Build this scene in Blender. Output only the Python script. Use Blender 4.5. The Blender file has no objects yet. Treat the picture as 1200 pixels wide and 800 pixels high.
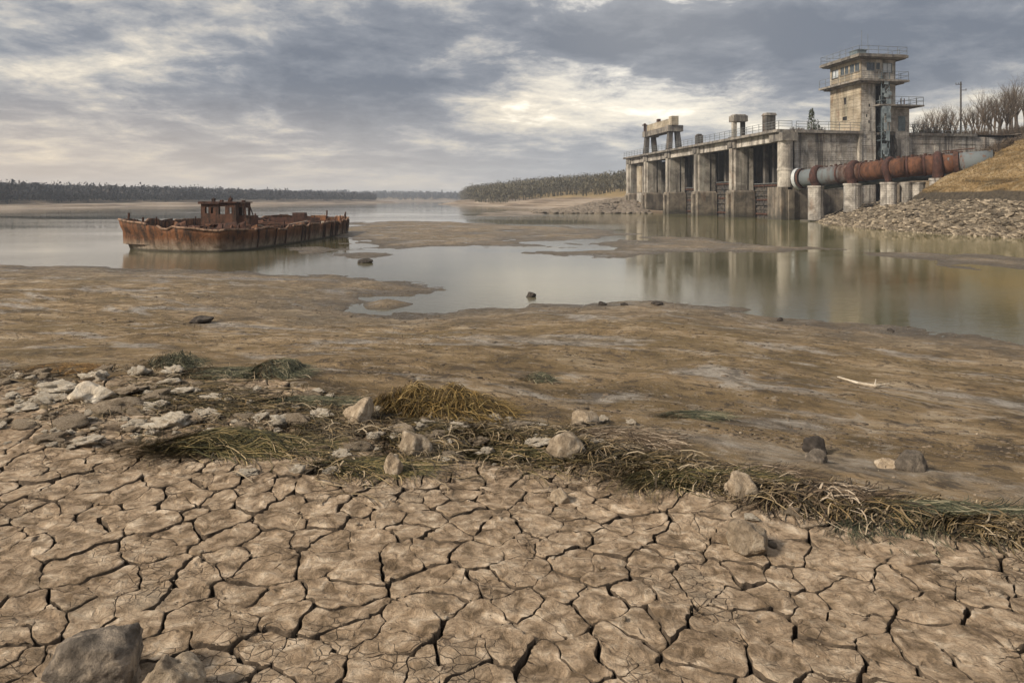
import bpy, math, random
import numpy as np
from mathutils import Vector, noise as mnoise
C = bpy.context.scene
COL = C.collection
R = math.radians
rnd = random.Random(7)

# ------------------------------------------------------------------ camera, world, sun, exposure
CAMZ = 3.0
FPX = 800.0            # focal length in pixels of a 1200 px wide frame
HOR = 234.0            # horizon row
cd = bpy.data.cameras.new('camera'); cam = bpy.data.objects.new('camera', cd); COL.objects.link(cam)
cam.location = (0, 0, CAMZ); cam.rotation_euler = (R(90), 0, 0)
cd.sensor_width = 36; cd.lens = 36 * FPX / 1200; cd.shift_x = 0; cd.shift_y = -(400 - HOR) / 1200
cd.clip_start = 0.1; cd.clip_end = 8000
C.camera = cam
C.view_settings.view_transform = 'Standard'; C.view_settings.look = 'None'
C.view_settings.exposure = 1.3; C.view_settings.gamma = 1.0
C.cycles.max_bounces = 6; C.cycles.volume_bounces = 0; C.cycles.diffuse_bounces = 3; C.cycles.glossy_bounces = 3
C.cycles.volume_step_rate = 1.0
SUN_AZ, SUN_EL = R(-116), R(35)      # azimuth from +Y, negative = left

class NT:
    """short-hand for node trees"""
    def __init__(s, tree):
        s.t = tree; tree.nodes.clear()
    def n(s, typ, **kw):
        nd = s.t.nodes.new(typ)
        for k, v in kw.items():
            if k == 'i':
                for a, b in v.items(): s.set(nd, a, b)
            else: setattr(nd, k, v)
        return nd
    def set(s, nd, key, val):
        sock = nd.inputs[key]
        if isinstance(val, bpy.types.NodeSocket): s.t.links.new(val, sock)
        else: sock.default_value = val
    def math(s, op, a, b=None, c=None, clamp=False):
        nd = s.n('ShaderNodeMath', operation=op); nd.use_clamp = clamp
        s.set(nd, 0, a)
        if b is not None: s.set(nd, 1, b)
        if c is not None: s.set(nd, 2, c)
        return nd.outputs[0]
    def mapr(s, v, a, b, c=0., d=1.):
        nd = s.n('ShaderNodeMapRange'); nd.clamp = True
        for k, x in enumerate((v, a, b, c, d)): s.set(nd, k, x)
        return nd.outputs[0]
    def noise(s, vec, scale, detail=6, rough=.55, dist=0.):
        nd = s.n('ShaderNodeTexNoise', i={'Vector': vec, 'Scale': scale, 'Detail': detail, 'Roughness': rough, 'Distortion': dist})
        return nd.outputs['Fac']
    def ramp(s, fac, stops):
        nd = s.n('ShaderNodeValToRGB'); s.set(nd, 0, fac)
        el = nd.color_ramp.elements
        while len(el) < len(stops): el.new(.5)
        for e, (p, c) in zip(el, stops):
            e.position = p; e.color = (*c, 1) if len(c) == 3 else c
        return nd.outputs[0]
    def mix(s, fac, a, b, mode='MIX'):
        nd = s.n('ShaderNodeMix', data_type='RGBA', blend_type=mode)
        s.set(nd, 0, fac)
        for k, v in ((6, a), (7, b)):
            s.set(nd, k, (*v, 1) if isinstance(v, tuple) and len(v) == 3 else v)
        return nd.outputs[2]
    def mapping(s, vec, scale=(1, 1, 1), rot=(0, 0, 0)):
        m0 = s.n('ShaderNodeMapping', i={'Vector': vec, 'Rotation': rot, 'Scale': (1, 1, 1)})
        m1 = s.n('ShaderNodeMapping', i={'Vector': m0.outputs[0], 'Scale': scale})
        return m1.outputs[0]

# ---- world: Nishita sky showing through a broken overcast deck
W = bpy.data.worlds.new('World'); C.world = W; W.use_nodes = True
g = NT(W.node_tree)
tc = g.n('ShaderNodeTexCoord').outputs['Generated']
sky = g.n('ShaderNodeTexSky', sky_type='NISHITA'); sky.sun_disc = False
sky.sun_elevation = SUN_EL; sky.sun_rotation = SUN_AZ; sky.dust_density = 3; sky.air_density = 1.2
sep = g.n('ShaderNodeSeparateXYZ', i={0: tc})
zc = g.math('MAXIMUM', sep.outputs[2], 0.0)
zp = g.math('ADD', zc, 0.17)
pv = g.n('ShaderNodeCombineXYZ', i={0: g.math('DIVIDE', sep.outputs[0], zp), 1: g.math('DIVIDE', sep.outputs[1], zp), 2: 26.2}).outputs[0]
pv = g.n('ShaderNodeMapping', i={'Vector': pv, 'Rotation': (0, 0, R(11))}).outputs[0]
pvr = g.mapping(pv, (0.85, 1.0, 1.0), (0, 0, R(-24)))
n1 = g.noise(pvr, 0.80, 10, .58, .35)
n2 = g.noise(g.mapping(pv, (1.0, 1.0, 1), (0, 0, R(-20))), 3.6, 10, .68, .25)
nn = g.math('ADD', g.math('MULTIPLY', n1, .66), g.math('MULTIPLY', n2, .34))
# cloud deck gets thicker (darker) upward, thin and light by the horizon
nn = g.math('ADD', g.math('MULTIPLY', g.math('SUBTRACT', nn, .5), 1.45), .5)
nn = g.math('SUBTRACT', nn, g.mapr(zc, .05, .24, -.01, .045))
cloud = g.ramp(nn, [(.35, (.082, .092, .112)), (.45, (.125, .134, .152)), (.51, (.20, .20, .202)),
                    (.56, (.30, .278, .245)), (.63, (.46, .40, .315)), (.70, (.74, .65, .52))])
hz = g.math('POWER', g.mapr(zc, 0.0, .17, 1.0, 0.0), 1.6)
warm = g.mapr(sep.outputs[0], -.7, .1, 1.0, 0.0)
hcol = g.mix(warm, (.30, .298, .295), (.44, .33, .22))
cloud = g.mix(g.math('MULTIPLY', hz, .80), cloud, hcol)
# glow where the cloud is thin ahead and to the right
dp = g.n('ShaderNodeVectorMath', operation='DOT_PRODUCT', i={0: tc, 1: Vector((.195, .93, .30)).normalized()}).outputs['Value']
glow = g.math('MULTIPLY', g.math('POWER', g.math('MAXIMUM', dp, 0.), 90.), g.mapr(nn, .46, .58, .05, .6))
cloud = g.mix(glow, cloud, (1.0, .93, .80))
up = g.mapr(zc, .25, 1.0, .90, 1.6)
cb = g.n('ShaderNodeBackground', i={0: cloud, 1: up})
sb = g.n('ShaderNodeBackground', i={0: sky.outputs[0], 1: .07})
ms = g.n('ShaderNodeMixShader', i={0: g.mapr(nn, .52, .66, .97, .82), 1: sb.outputs[0], 2: cb.outputs[0]})
g.n('ShaderNodeOutputWorld', i={0: ms.outputs[0]})

sl = bpy.data.lights.new('sun', 'SUN'); sl.energy = 2.3; sl.angle = R(10); sl.color = (1.0, .89, .74)
so = bpy.data.objects.new('sun', sl); COL.objects.link(so)
sd = Vector((math.sin(SUN_AZ) * math.cos(SUN_EL), math.cos(SUN_AZ) * math.cos(SUN_EL), math.sin(SUN_EL)))
so.rotation_euler = sd.to_track_quat('Z', 'Y').to_euler(); so.location = (0, 0, 60)

# ------------------------------------------------------------------ helpers
def gp(px, py, z=0.0):
    """ground point seen at photo pixel (px, py) if it lies at height z"""
    Y = FPX * (CAMZ - z) / (py - HOR)
    return ((px - 600) / FPX * Y, Y)
def tag(o, label=None, cat=None, group=None, kind=None):
    if label: o['label'] = label
    if cat: o['category'] = cat
    if group: o['group'] = group
    if kind: o['kind'] = kind
    return o
def empty(name, loc, label, cat, group=None):
    o = bpy.data.objects.new(name, None); COL.objects.link(o); o.location = loc; o.empty_display_size = .2
    return tag(o, label, cat, group)
def objmesh(name, me, parent=None, loc=None):
    o = bpy.data.objects.new(name, me); COL.objects.link(o)
    if parent is not None: o.parent = parent
    if loc is not None: o.location = loc
    return o
class MB:
    def __init__(s): s.v = []; s.f = []; s.k = 0
    def add(s, vs, fs):
        vs = np.asarray(vs, float).reshape(-1, 3); s.v.append(vs)
        k = s.k; s.f.extend([tuple(i + k for i in f) for f in fs]); s.k += len(vs)
    def box(s, F, a0, a1, b0, b1, c0, c1, t=None):
        """box in frame F(a,b,c)->world; t = (da,db) shrink of the top on each side"""
        ta, tb = t or (0, 0)
        p = [F(a0, b0, c0), F(a1, b0, c0), F(a1, b1, c0), F(a0, b1, c0),
             F(a0 + ta, b0 + tb, c1), F(a1 - ta, b0 + tb, c1), F(a1 - ta, b1 - tb, c1), F(a0 + ta, b1 - tb, c1)]
        s.add(p, [(0, 3, 2, 1), (4, 5, 6, 7), (0, 1, 5, 4), (1, 2, 6, 5), (2, 3, 7, 6), (3, 0, 4, 7)])
    def tube(s, pts, rad, n=8, cap=True, flat=1.0):
        pts = [Vector(p) for p in pts]
        if not hasattr(rad, '__len__'): rad = [rad] * len(pts)
        vs = []; prev = None
        for i, p in enumerate(pts):
            d = (pts[min(i + 1, len(pts) - 1)] - pts[max(i - 1, 0)])
            if d.length < 1e-9: d = Vector((0, 0, 1))
            d.normalize()
            if prev is None:
                a = d.cross(Vector((0, 0, 1)))
                if a.length < .05: a = d.cross(Vector((0, 1, 0)))
                a.normalize()
            else:
                a = prev - d * prev.dot(d); a.normalize()
            prev = a; b = d.cross(a)
            for k in range(n):
                t = 2 * math.pi * k / n
                vs.append(p + a * (math.cos(t) * rad[i]) + b * (math.sin(t) * rad[i] * flat))
        fs = []
        for i in range(len(pts) - 1):
            for k in range(n):
                fs.append((i * n + k, i * n + (k + 1) % n, (i + 1) * n + (k + 1) % n, (i + 1) * n + k))
        if cap:
            fs.append(tuple(range(n))[::-1]); fs.append(tuple((len(pts) - 1) * n + k for k in range(n)))
        s.add([tuple(v) for v in vs], fs)
    def build(s, name, mat, parent=None, smooth=False, kind=None):
        if not s.v: return None
        V = np.concatenate(s.v)
        if parent is not None:
            q = parent; off = Vector((0, 0, 0))
            while q is not None: off += q.location; q = q.parent
            V = V - np.array(off)
        me = bpy.data.meshes.new(name); me.from_pydata(V.tolist(), [], s.f); me.materials.append(mat)
        if smooth: me.polygons.foreach_set('use_smooth', [True] * len(me.polygons))
        me.update()
        o = objmesh(name, me, parent)
        if kind: o['kind'] = kind
        return o
def gridmesh(name, X, Y, Z, mat, smooth=True):
    r, c = X.shape
    V = np.stack([X, Y, Z], -1).reshape(-1, 3)
    idx = np.arange(r * c).reshape(r, c)
    F = np.stack([idx[:-1, :-1], idx[:-1, 1:], idx[1:, 1:], idx[1:, :-1]], -1).reshape(-1, 4)
    me = bpy.data.meshes.new(name)
    me.vertices.add(len(V)); me.vertices.foreach_set('co', V.ravel())
    me.loops.add(F.size); me.loops.foreach_set('vertex_index', F.ravel().astype(np.int32))
    me.polygons.add(len(F)); me.polygons.foreach_set('loop_start', np.arange(0, F.size, 4, dtype=np.int32))
    me.polygons.foreach_set('use_smooth', [smooth] * len(F))
    me.update(calc_edges=True); me.materials.append(mat)
    return objmesh(name, me)

# vectorised value noise
def _h(ix, iy, s):
    n = (ix.astype(np.int64) * 374761393 + iy.astype(np.int64) * 668265263 + s * 974634777) & 0xffffffff
    n = ((n ^ (n >> 13)) * 1274126177) & 0xffffffff
    return ((n ^ (n >> 16)) & 0xffffff) / float(0xffffff)
def vn(x, y, s=0):
    x = np.asarray(x, float); y = np.asarray(y, float)
    ix = np.floor(x); iy = np.floor(y); fx = x - ix; fy = y - iy
    fx = fx * fx * fx * (fx * (fx * 6 - 15) + 10); fy = fy * fy * fy * (fy * (fy * 6 - 15) + 10)
    a = _h(ix, iy, s); b = _h(ix + 1, iy, s); c = _h(ix, iy + 1, s); d = _h(ix + 1, iy + 1, s)
    return (a * (1 - fx) + b * fx) * (1 - fy) + (c * (1 - fx) + d * fx) * fy * 1.0 - 0.5
def fbm(x, y, s=0, o=4, g_=.5):
    t = 0; a = 1; f = 1
    for k in range(o):
        t = t + a * vn(x * f + 17.3 * k, y * f - 9.1 * k, s + k); a *= g_; f *= 2.03
    return t
def rot(x, y, a):
    c, s_ = math.cos(a), math.sin(a); return x * c - y * s_, x * s_ + y * c
def sstep(a, b, x):
    t = np.clip((x - a) / (b - a), 0, 1); return t * t * (3 - 2 * t)
def polyline_dist(x, y, pts):
    d = np.full(np.shape(x), 1e9)
    for (x0, y0), (x1, y1) in zip(pts[:-1], pts[1:]):
        dx, dy = x1 - x0, y1 - y0; L = dx * dx + dy * dy + 1e-12
        t = np.clip(((x - x0) * dx + (y - y0) * dy) / L, 0, 1)
        d = np.minimum(d, np.hypot(x - x0 - t * dx, y - y0 - t * dy))
    return d
def inside(x, y, poly):
    r = np.zeros(np.shape(x), bool); n = len(poly)
    for i in range(n):
        x0, y0 = poly[i]; x1, y1 = poly[(i + 1) % n]
        if y0 == y1: continue
        c = ((y0 > y) != (y1 > y)) & (x < (x1 - x0) * (y - y0) / (y1 - y0) + x0)
        r ^= c
    return r
def sdist(x, y, poly):
    d = polyline_dist(x, y, poly + [poly[0]])
    return np.where(inside(x, y, poly), d, -d)

# ------------------------------------------------------------------ materials
def newmat(name):
    m = bpy.data.materials.new(name); m.use_nodes = True
    return m, NT(m.node_tree)
def finish(g, color, rough=.9, height=None, bdist=.02, bstr=1.0, spec=.3, **kw):
    i = {'Base Color': color, 'Roughness': rough, 'Specular IOR Level': spec}
    i.update(kw)
    b = g.n('ShaderNodeBsdfPrincipled', i=i)
    if height is not None:
        bp = g.n('ShaderNodeBump', i={'Height': height, 'Distance': bdist, 'Strength': bstr})
        g.t.links.new(bp.outputs[0], b.inputs['Normal'])
    g.n('ShaderNodeOutputMaterial', i={0: b.outputs[0]})
def pos(g): return g.n('ShaderNodeNewGeometry').outputs['Position']
def objrand(g): return g.n('ShaderNodeObjectInfo').outputs['Random']
def island(g): return g.n('ShaderNodeNewGeometry').outputs['Random Per Island']

def concrete(name, dark, mid, light, sc=.45, streak=.6, tide=None, lift=None, rust=.12):
    m, g = newmat(name); P = pos(g)
    a = g.noise(P, sc, 9, .66, .6)
    col = g.ramp(a, [(.38, dark), (.5, mid), (.61, light)])
    st = g.noise(g.mapping(P, (1.1, 1.1, .07)), 1.0, 8, .66)
    col = g.mix(g.mapr(st, .50, .64, 0, streak * 1.25), col, (dark[0] * .42, dark[1] * .42, dark[2] * .45))
    st2 = g.noise(g.mapping(P, (1.7, 1.7, .12)), .8, 6, .6)
    col = g.mix(g.mapr(st2, .56, .72, 0, .5), col, tuple(min(.6, c * 1.35) for c in light))
    col = g.mix(g.mapr(g.noise(g.mapping(P, (.6, .6, .25)), 1.3, 6, .6), .56, .74, 0, rust * 4), col, (.22, .115, .055))
    f = g.noise(P, 5.5, 8, .68)
    col = g.mix(g.mapr(f, .3, .7, .4, 0), col, (dark[0] * .6, dark[1] * .6, dark[2] * .6))
    z = g.n('ShaderNodeSeparateXYZ', i={0: P}).outputs[2]
    if tide:
        zz = g.math('ADD', z, g.math('MULTIPLY', a, 1.6))
        col = g.mix(g.mapr(zz, tide - .1, tide + 1.2, .75, 0), col, (.045, .043, .036))
    hv = g.mapr(objrand(g), 0, 1, .82, 1.12)
    col = g.mix(1.0, col, g.n('ShaderNodeCombineColor', i={0: hv, 1: hv, 2: hv}).outputs[0], 'MULTIPLY')
    h = g.math('ADD', g.math('MULTIPLY', f, .6), a)
    if lift:   # board-marked relief of the formwork
        w = g.n('ShaderNodeTexWave', wave_type='BANDS', bands_direction='Z', i={'Vector': P, 'Scale': lift, 'Distortion': .6, 'Detail': 3}).outputs['Fac']
        h = g.math('ADD', h, g.math('MULTIPLY', g.math('POWER', w, 12.), .35))
    finish(g, col, .93, h, .12, .8)
    return m
M = {}
M['conc'] = concrete('weathered_concrete', (.17, .152, .13), (.34, .31, .265), (.50, .455, .39))
M['conc_panel'] = concrete('panel_concrete', (.20, .18, .155), (.40, .365, .32), (.58, .535, .47), .6, .85, lift=1.1)
M['conc_base'] = concrete('pier_base_concrete', (.11, .095, .078), (.20, .17, .135), (.30, .255, .20), .6, .5, tide=1.2)
M['conc_dark'] = concrete('stained_shaded_concrete', (.06, .056, .052), (.10, .092, .085), (.16, .145, .125), .5, .7)
M['conc_tan'] = concrete('yellowed_concrete', (.22, .185, .135), (.38, .32, .235), (.52, .45, .35), .35, .35, lift=.6, rust=.2)
M['conc_slab'] = concrete('slab_concrete', (.12, .11, .10), (.21, .19, .165), (.30, .27, .23), .8, .7)

def simple(name, c1, c2, sc=3., rough=.8, bump=.02, metal=0., spec=.3, rd=0.):
    m, g = newmat(name); P = pos(g)
    a = g.noise(P, sc, 8, .65)
    col = g.ramp(a, [(.35, c1), (.65, c2)])
    if rd:
        hv = g.mapr(objrand(g), 0, 1, 1 - rd, 1 + rd)
        col = g.mix(1.0, col, g.n('ShaderNodeCombineColor', i={0: hv, 1: hv, 2: hv}).outputs[0], 'MULTIPLY')
    finish(g, col, rough, a, bump, 1.0, spec, Metallic=metal)
    return m
M['steel'] = simple('painted_steel', (.08, .09, .095), (.17, .175, .17), 2.5, .7)
M['blue_steel'] = simple('blue_grey_steel', (.06, .085, .10), (.16, .19, .20), 1.5, .65)
M['gate'] = simple('gate_steel', (.016, .018, .022), (.095, .08, .065), 1.2, .75)
M['dark'] = simple('recess_shade', (.012, .012, .014), (.03, .03, .03), 1., .9)  # shade of holes, gaps and deep bays put into a near-black colour
M['glass'] = simple('window_glass', (.03, .04, .05), (.05, .06, .075), .5, .08, 0, 0, .8)
M['paleglass'] = simple('whitened_glass', (.35, .38, .40), (.5, .52, .54), 1.5, .35, 0, 0, .5)
M['wood_pole'] = simple('pole_wood', (.035, .03, .028), (.07, .06, .05), 4., .9)
M['bark'] = simple('bare_bark', (.055, .047, .04), (.12, .10, .085), 3., .95, rd=.2)
M['twig'] = simple('bare_twigs', (.055, .04, .03), (.12, .09, .062), 2., .95, rd=.25)
M['evergreen'] = simple('evergreen', (.02, .03, .018), (.06, .07, .035), 3., .9)

def rustmat(name, rusty, dark, pale, silt=None, amt=.5, sc=1.2, blue=None):
    m, g = newmat(name); P = pos(g)
    a = g.noise(P, sc, 10, .68, .6); b = g.noise(g.mapping(P, (1.4, 1.4, .22)), sc * 1.3, 9, .65)
    col = g.ramp(a, [(.3, dark), (.47, rusty), (.62, tuple(min(.8, c * 1.35) for c in rusty)), (.75, pale)])
    col = g.mix(g.mapr(b, .46, .60, 0, .95), col, dark)
    f = g.noise(P, 9., 8, .7)
    col = g.mix(g.mapr(f, .45, .7, 0, .5), col, (rusty[0] * 1.5, rusty[1] * 1.6, rusty[2] * 1.5))
    if silt:
        z = g.n('ShaderNodeSeparateXYZ', i={0: P}).outputs[2]
        zz = g.math('ADD', z, g.math('MULTIPLY', g.math('SUBTRACT', b, .5), 1.1))
        col = g.mix(g.mapr(zz, silt[0], silt[1], .85, 0), col, g.mix(g.mapr(a, .4, .6), (.16, .13, .09), (.34, .30, .24)))
        col = g.mix(g.mapr(z, .05, .16, .85, 0), col, (.03, .027, .02))
    if blue:
        bx, bcol = blue      # paint surviving along part of the length (worn, with a shape of its own)
        c0 = g.math('ADD', g.n('ShaderNodeSeparateXYZ', i={0: P}).outputs[0], g.math('MULTIPLY', g.math('SUBTRACT', b, .5), 9.))
        k = g.mapr(c0, bx[0], bx[1], 1, 0)
        k = g.math('MAXIMUM', k, g.mapr(c0, bx[2], bx[3], 0, 1))
        col = g.mix(g.math('MULTIPLY', k, g.mapr(a, .58, .66, 1, .15)), col, bcol)
    finish(g, col, .85, g.math('ADD', a, f), .05, .9, .25)
    return m
M['hull'] = rustmat('rusted_hull', (.125, .052, .022), (.016, .012, .010), (.36, .26, .17), (.05, .75), sc=1.6)
M['rust'] = rustmat('rusted_iron', (.095, .044, .027), (.024, .016, .013), (.26, .17, .12), sc=2.4)
M['rust_dark'] = rustmat('dark_rusted_iron', (.07, .032, .022), (.02, .014, .012), (.16, .11, .08), sc=2.)
M['pipe'] = rustmat('rusted_pipe', (.098, .042, .023), (.028, .015, .012), (.19, .11, .07), sc=.9,
                    blue=((42.4, 45.2, 52.6, 53.6), (.12, .135, .14, 1)))
M['saddle'] = rustmat('rusted_saddle', (.062, .028, .022), (.03, .017, .015), (.17, .09, .06), sc=2.5)

def mudmat(name, plates):
    m, g = newmat(name); P = pos(g)
    a = g.noise(P, .9, 8, .6, .4)
    if plates:
        fl = g.noise(g.mapping(P, (5, 19, 8), (0, 0, R(-18))), 1.0, 9, .66, .5)
        fine = g.noise(P, 60., 8, .72)
        md = g.noise(P, 13., 8, .62, .6)
        col = g.ramp(md, [(.35, (.135, .095, .060)), (.46, (.305, .222, .148)), (.56, (.425, .322, .226)), (.68, (.62, .505, .38))])
        col = g.mix(g.mapr(fl, .52, .66, 0, .7), col, (.16, .112, .07))
        col = g.mix(g.mapr(g.noise(P, 6., 8, .66, 1.), .53, .66, 0, .75), col, (.15, .11, .072))
        col = g.mix(g.mapr(fine, .55, .8, 0, .5), col, (.10, .075, .055))
        col = g.mix(g.mapr(fine, .42, .2, 0, .5), col, (.56, .47, .37))
        col = g.mix(g.mapr(g.noise(P, 3.1, 6, .6), .58, .72, 0, .5), col, (.40, .33, .25))
        hv = g.mapr(island(g), 0, 1, .86, 1.12)
        col = g.mix(1.0, col, g.n('ShaderNodeCombineColor', i={0: hv, 1: hv, 2: g.math('MULTIPLY', hv, .985)}).outputs[0], 'MULTIPLY')
        vo = g.n('ShaderNodeTexVoronoi', feature='DISTANCE_TO_EDGE', i={'Vector': g.mapping(P, (1, 1.6, 1)), 'Scale': 16.}).outputs[0]
        crk = g.math('MULTIPLY', g.mapr(vo, 0, .05, 1, 0), g.mapr(g.noise(P, 3., 4, .5), .56, .64))
        col = g.mix(g.math('MULTIPLY', crk, .55), col, (.09, .065, .048))
        h = g.math('ADD', g.math('ADD', g.math('MULTIPLY', fl, 1.1), g.math('MULTIPLY', fine, .35)), g.math('MULTIPLY', md, 1.2))
        h = g.math('SUBTRACT', h, g.math('MULTIPLY', crk, .35))
        finish(g, col, .95, h, .03, 1.0, .15)
        return m
    # open shore: streaked mud, drier above, wet and dark by the water
    z = g.n('ShaderNodeSeparateXYZ', i={0: P}).outputs[2]
    y = g.n('ShaderNodeSeparateXYZ', i={0: P}).outputs[1]
    RZ = R(19)
    s1 = g.noise(g.mapping(P, (.62, .75, 1), (0, 0, RZ)), 1.3, 11, .72, .5)
    s2 = g.noise(g.mapping(P, (2.0, 2.2, 1), (0, 0, RZ)), 2.0, 11, .76, .4)
    s3 = g.noise(g.mapping(P, (.17, .24, 1), (0, 0, R(8))), 1.1, 9, .68, .6)
    fine = g.noise(P, 26., 8, .7)
    col = g.ramp(s1, [(.36, (.065, .043, .019)), (.45, (.18, .120, .054)), (.54, (.305, .212, .112)), (.64, (.48, .375, .25))])
    col = g.mix(g.mapr(s3, .40, .55, .7, 0), col, (.165, .115, .05))
    col = g.mix(g.mapr(s2, .525, .60, 0, .9), col, (.07, .05, .032))
    col = g.mix(g.mapr(s2, .44, .36, 0, .6), col, (.47, .40, .315))
    col = g.mix(g.mapr(fine, .58, .75, 0, .5), col, (.07, .053, .038))
    # greyish silt smears, lightened to paint in a wet sheen
    sm = g.noise(g.mapping(P, (.42, .8, 1), (0, 0, R(20))), .8, 10, .7, .8)
    smk = g.mapr(sm, .53, .61, 0, .75)
    col = g.mix(smk, col, g.mix(g.mapr(s2, .44, .56), (.42, .375, .32), (.16, .135, .105)))
    # wetness by level over the water, broken up
    wz = g.math('ADD', z, g.math('MULTIPLY', g.math('SUBTRACT', s1, .5), .42))
    wet = g.mapr(wz, .02, .50, 1, 0)
    col = g.mix(g.math('MULTIPLY', wet, .55), col, (.115, .094, .068))
    col = g.mix(g.mapr(g.math('ADD', z, g.math('MULTIPLY', g.math('SUBTRACT', s2, .5), .1)), .01, .07, .7, 0), col, (.05, .038, .024))
    far = g.mapr(y, 100, 160, 0, 1)
    sand = g.ramp(g.noise(g.mapping(P, (.02, .02, 1.6)), 1., 7, .6), [(.38, (.11, .08, .052)), (.5, (.22, .165, .115)), (.62, (.33, .265, .20))])
    col = g.mix(far, col, sand)
    grassy = g.math('MULTIPLY', far, g.mapr(g.math('ADD', z, g.math('MULTIPLY', s3, 2.5)), 4.6, 5.6))
    col = g.mix(grassy, col, g.mix(g.mapr(s3, .4, .6), (.16, .12, .05), (.27, .185, .085)))
    rough = g.mapr(g.math('MULTIPLY', wet, g.mapr(s2, .35, .6, 1, .35)), .1, .9, .92, .3)
    rough = g.math('SUBTRACT', rough, g.math('MULTIPLY', smk, .5), clamp=True)
    h = g.math('ADD', g.math('ADD', g.math('MULTIPLY', s2, 1.0), g.math('MULTIPLY', fine, .28)), s1)
    finish(g, col, rough, h, .11, 1.0, .35)
    return m
M['plate'] = mudmat('dry_cracked_mud', True)
M['mud'] = mudmat('shore_mud', False)
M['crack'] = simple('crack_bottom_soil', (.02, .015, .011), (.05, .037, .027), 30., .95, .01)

M['clod'] = simple('mud_clod', (.05, .037, .026), (.20, .15, .10), 9., .8)
def watermat():
    m, g = newmat('silty_water'); P = pos(g)
    r1 = g.noise(g.mapping(P, (.9, 1.3, 1)), 3.2, 6, .6, .5)
    r2 = g.noise(g.mapping(P, (1, 2.0, 1), (0, 0, R(12))), 9., 4, .55)
    big = g.noise(g.mapping(P, (.02, .06, 1)), 1., 5, .6, .8)
    amt = g.mapr(big, .40, .62, .15, 1.)
    h = g.math('MULTIPLY', g.math('ADD', r1, g.math('MULTIPLY', r2, .22)), amt)
    col = g.mix(g.mapr(big, .42, .6), (.085, .080, .040), (.135, .12, .078))
    gx = g.n('ShaderNodeSeparateXYZ', i={0: P}).outputs[0]
    col = g.mix(g.mapr(g.math('ADD', gx, g.math('MULTIPLY', big, 14.)), 16., 34., 0, .85), col, (.155, .145, .055))
    b = g.n('ShaderNodeBsdfPrincipled', i={'Base Color': col, 'Roughness': g.mapr(big, .4, .62, .02, .09), 'IOR': 1.42, 'Specular IOR Level': .6})
    bp = g.n('ShaderNodeBump', i={'Height': h, 'Distance': .013, 'Strength': .5}); g.t.links.new(bp.outputs[0], b.inputs['Normal'])
    g.n('ShaderNodeOutputMaterial', i={0: b.outputs[0]})
    return m
M['water'] = watermat()

def rockmat(name, c0, c1, c2, sc=5., rd=.18, bd=.02):
    m, g = newmat(name); P = g.n('ShaderNodeTexCoord').outputs['Object']
    o = objrand(g); isl = island(g)
    a = g.noise(P, sc, 10, .66, .4); b = g.noise(P, sc * 5, 8, .7)
    col = g.ramp(a, [(.32, c0), (.5, c1), (.66, c2)])
    col = g.mix(g.mapr(b, .52, .72, 0, .6), col, tuple(c * .45 for c in c0))
    col = g.mix(g.mapr(b, .42, .25, 0, .5), col, tuple(min(.75, c * 1.2) for c in c2))
    hv = g.mapr(g.math('FRACT', g.math('ADD', o, g.math('MULTIPLY', isl, 3.7))), 0, 1, 1 - rd, 1 + rd)
    col = g.mix(1.0, col, g.n('ShaderNodeCombineColor', i={0: hv, 1: hv, 2: hv}).outputs[0], 'MULTIPLY')
    finish(g, col, .9, g.math('ADD', a, g.math('MULTIPLY', b, .4)), bd, 1.0, .25)
    return m
M['rock_pale'] = rockmat('pale_stone', (.16, .12, .08), (.32, .25, .175), (.50, .42, .32), 14., bd=.03)
M['rock_grey'] = rockmat('grey_stone', (.06, .05, .04), (.15, .125, .10), (.33, .27, .205), 13., bd=.03)
M['rock_white'] = rockmat('white_crust', (.46, .37, .265), (.72, .62, .485), (.85, .78, .66), 3., .10, .10)
M['rock_dark'] = rockmat('dark_wet_stone', (.018, .015, .013), (.04, .033, .028), (.09, .075, .06), 8.)
M['riprap'] = rockmat('riprap_stone', (.06, .047, .032), (.16, .128, .09), (.34, .285, .21), 1.5, .55, .05)

def strandmat(name, stops, dark=.3):
    m, g = newmat(name)
    i = island(g)
    col = g.ramp(i, stops)
    n = g.noise(pos(g), 14., 4, .6)
    col = g.mix(g.mapr(n, .45, .7, 0, dark), col, (.03, .024, .014))
    finish(g, col, .75, None, spec=.3)
    return m
M['weed_gold'] = strandmat('golden_weed', [(0, (.03, .02, .009)), (.35, (.09, .058, .018)), (.6, (.22, .135, .036)), (.8, (.10, .075, .024)), (.93, (.36, .24, .08)), (1, (.48, .35, .16))])
M['weed_green'] = strandmat('olive_weed', [(0, (.018, .017, .009)), (.4, (.050, .047, .018)), (.68, (.115, .095, .032)), (.88, (.23, .165, .07)), (1, (.42, .32, .18))])
M['weed_dark'] = strandmat('dark_weed', [(0, (.015, .017, .012)), (.4, (.045, .05, .028)), (.75, (.10, .095, .05)), (1, (.30, .26, .17))])
M['weed_brown'] = strandmat('brown_roots', [(0, (.025, .017, .010)), (.45, (.075, .05, .028)), (.8, (.17, .12, .075)), (1, (.42, .34, .25))])
M['weed_rusty'] = strandmat('rusty_moss', [(0, (.06, .032, .012)), (.5, (.19, .10, .03)), (1, (.32, .20, .07))])
M['mat_dirt'] = simple('matted_litter', (.05, .037, .022), (.20, .15, .09), 25., .95, .02)
M['drygrass'] = strandmat('dry_grass', [(0, (.11, .075, .035)), (.5, (.20, .135, .06)), (1, (.31, .23, .12))], .0)
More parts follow.
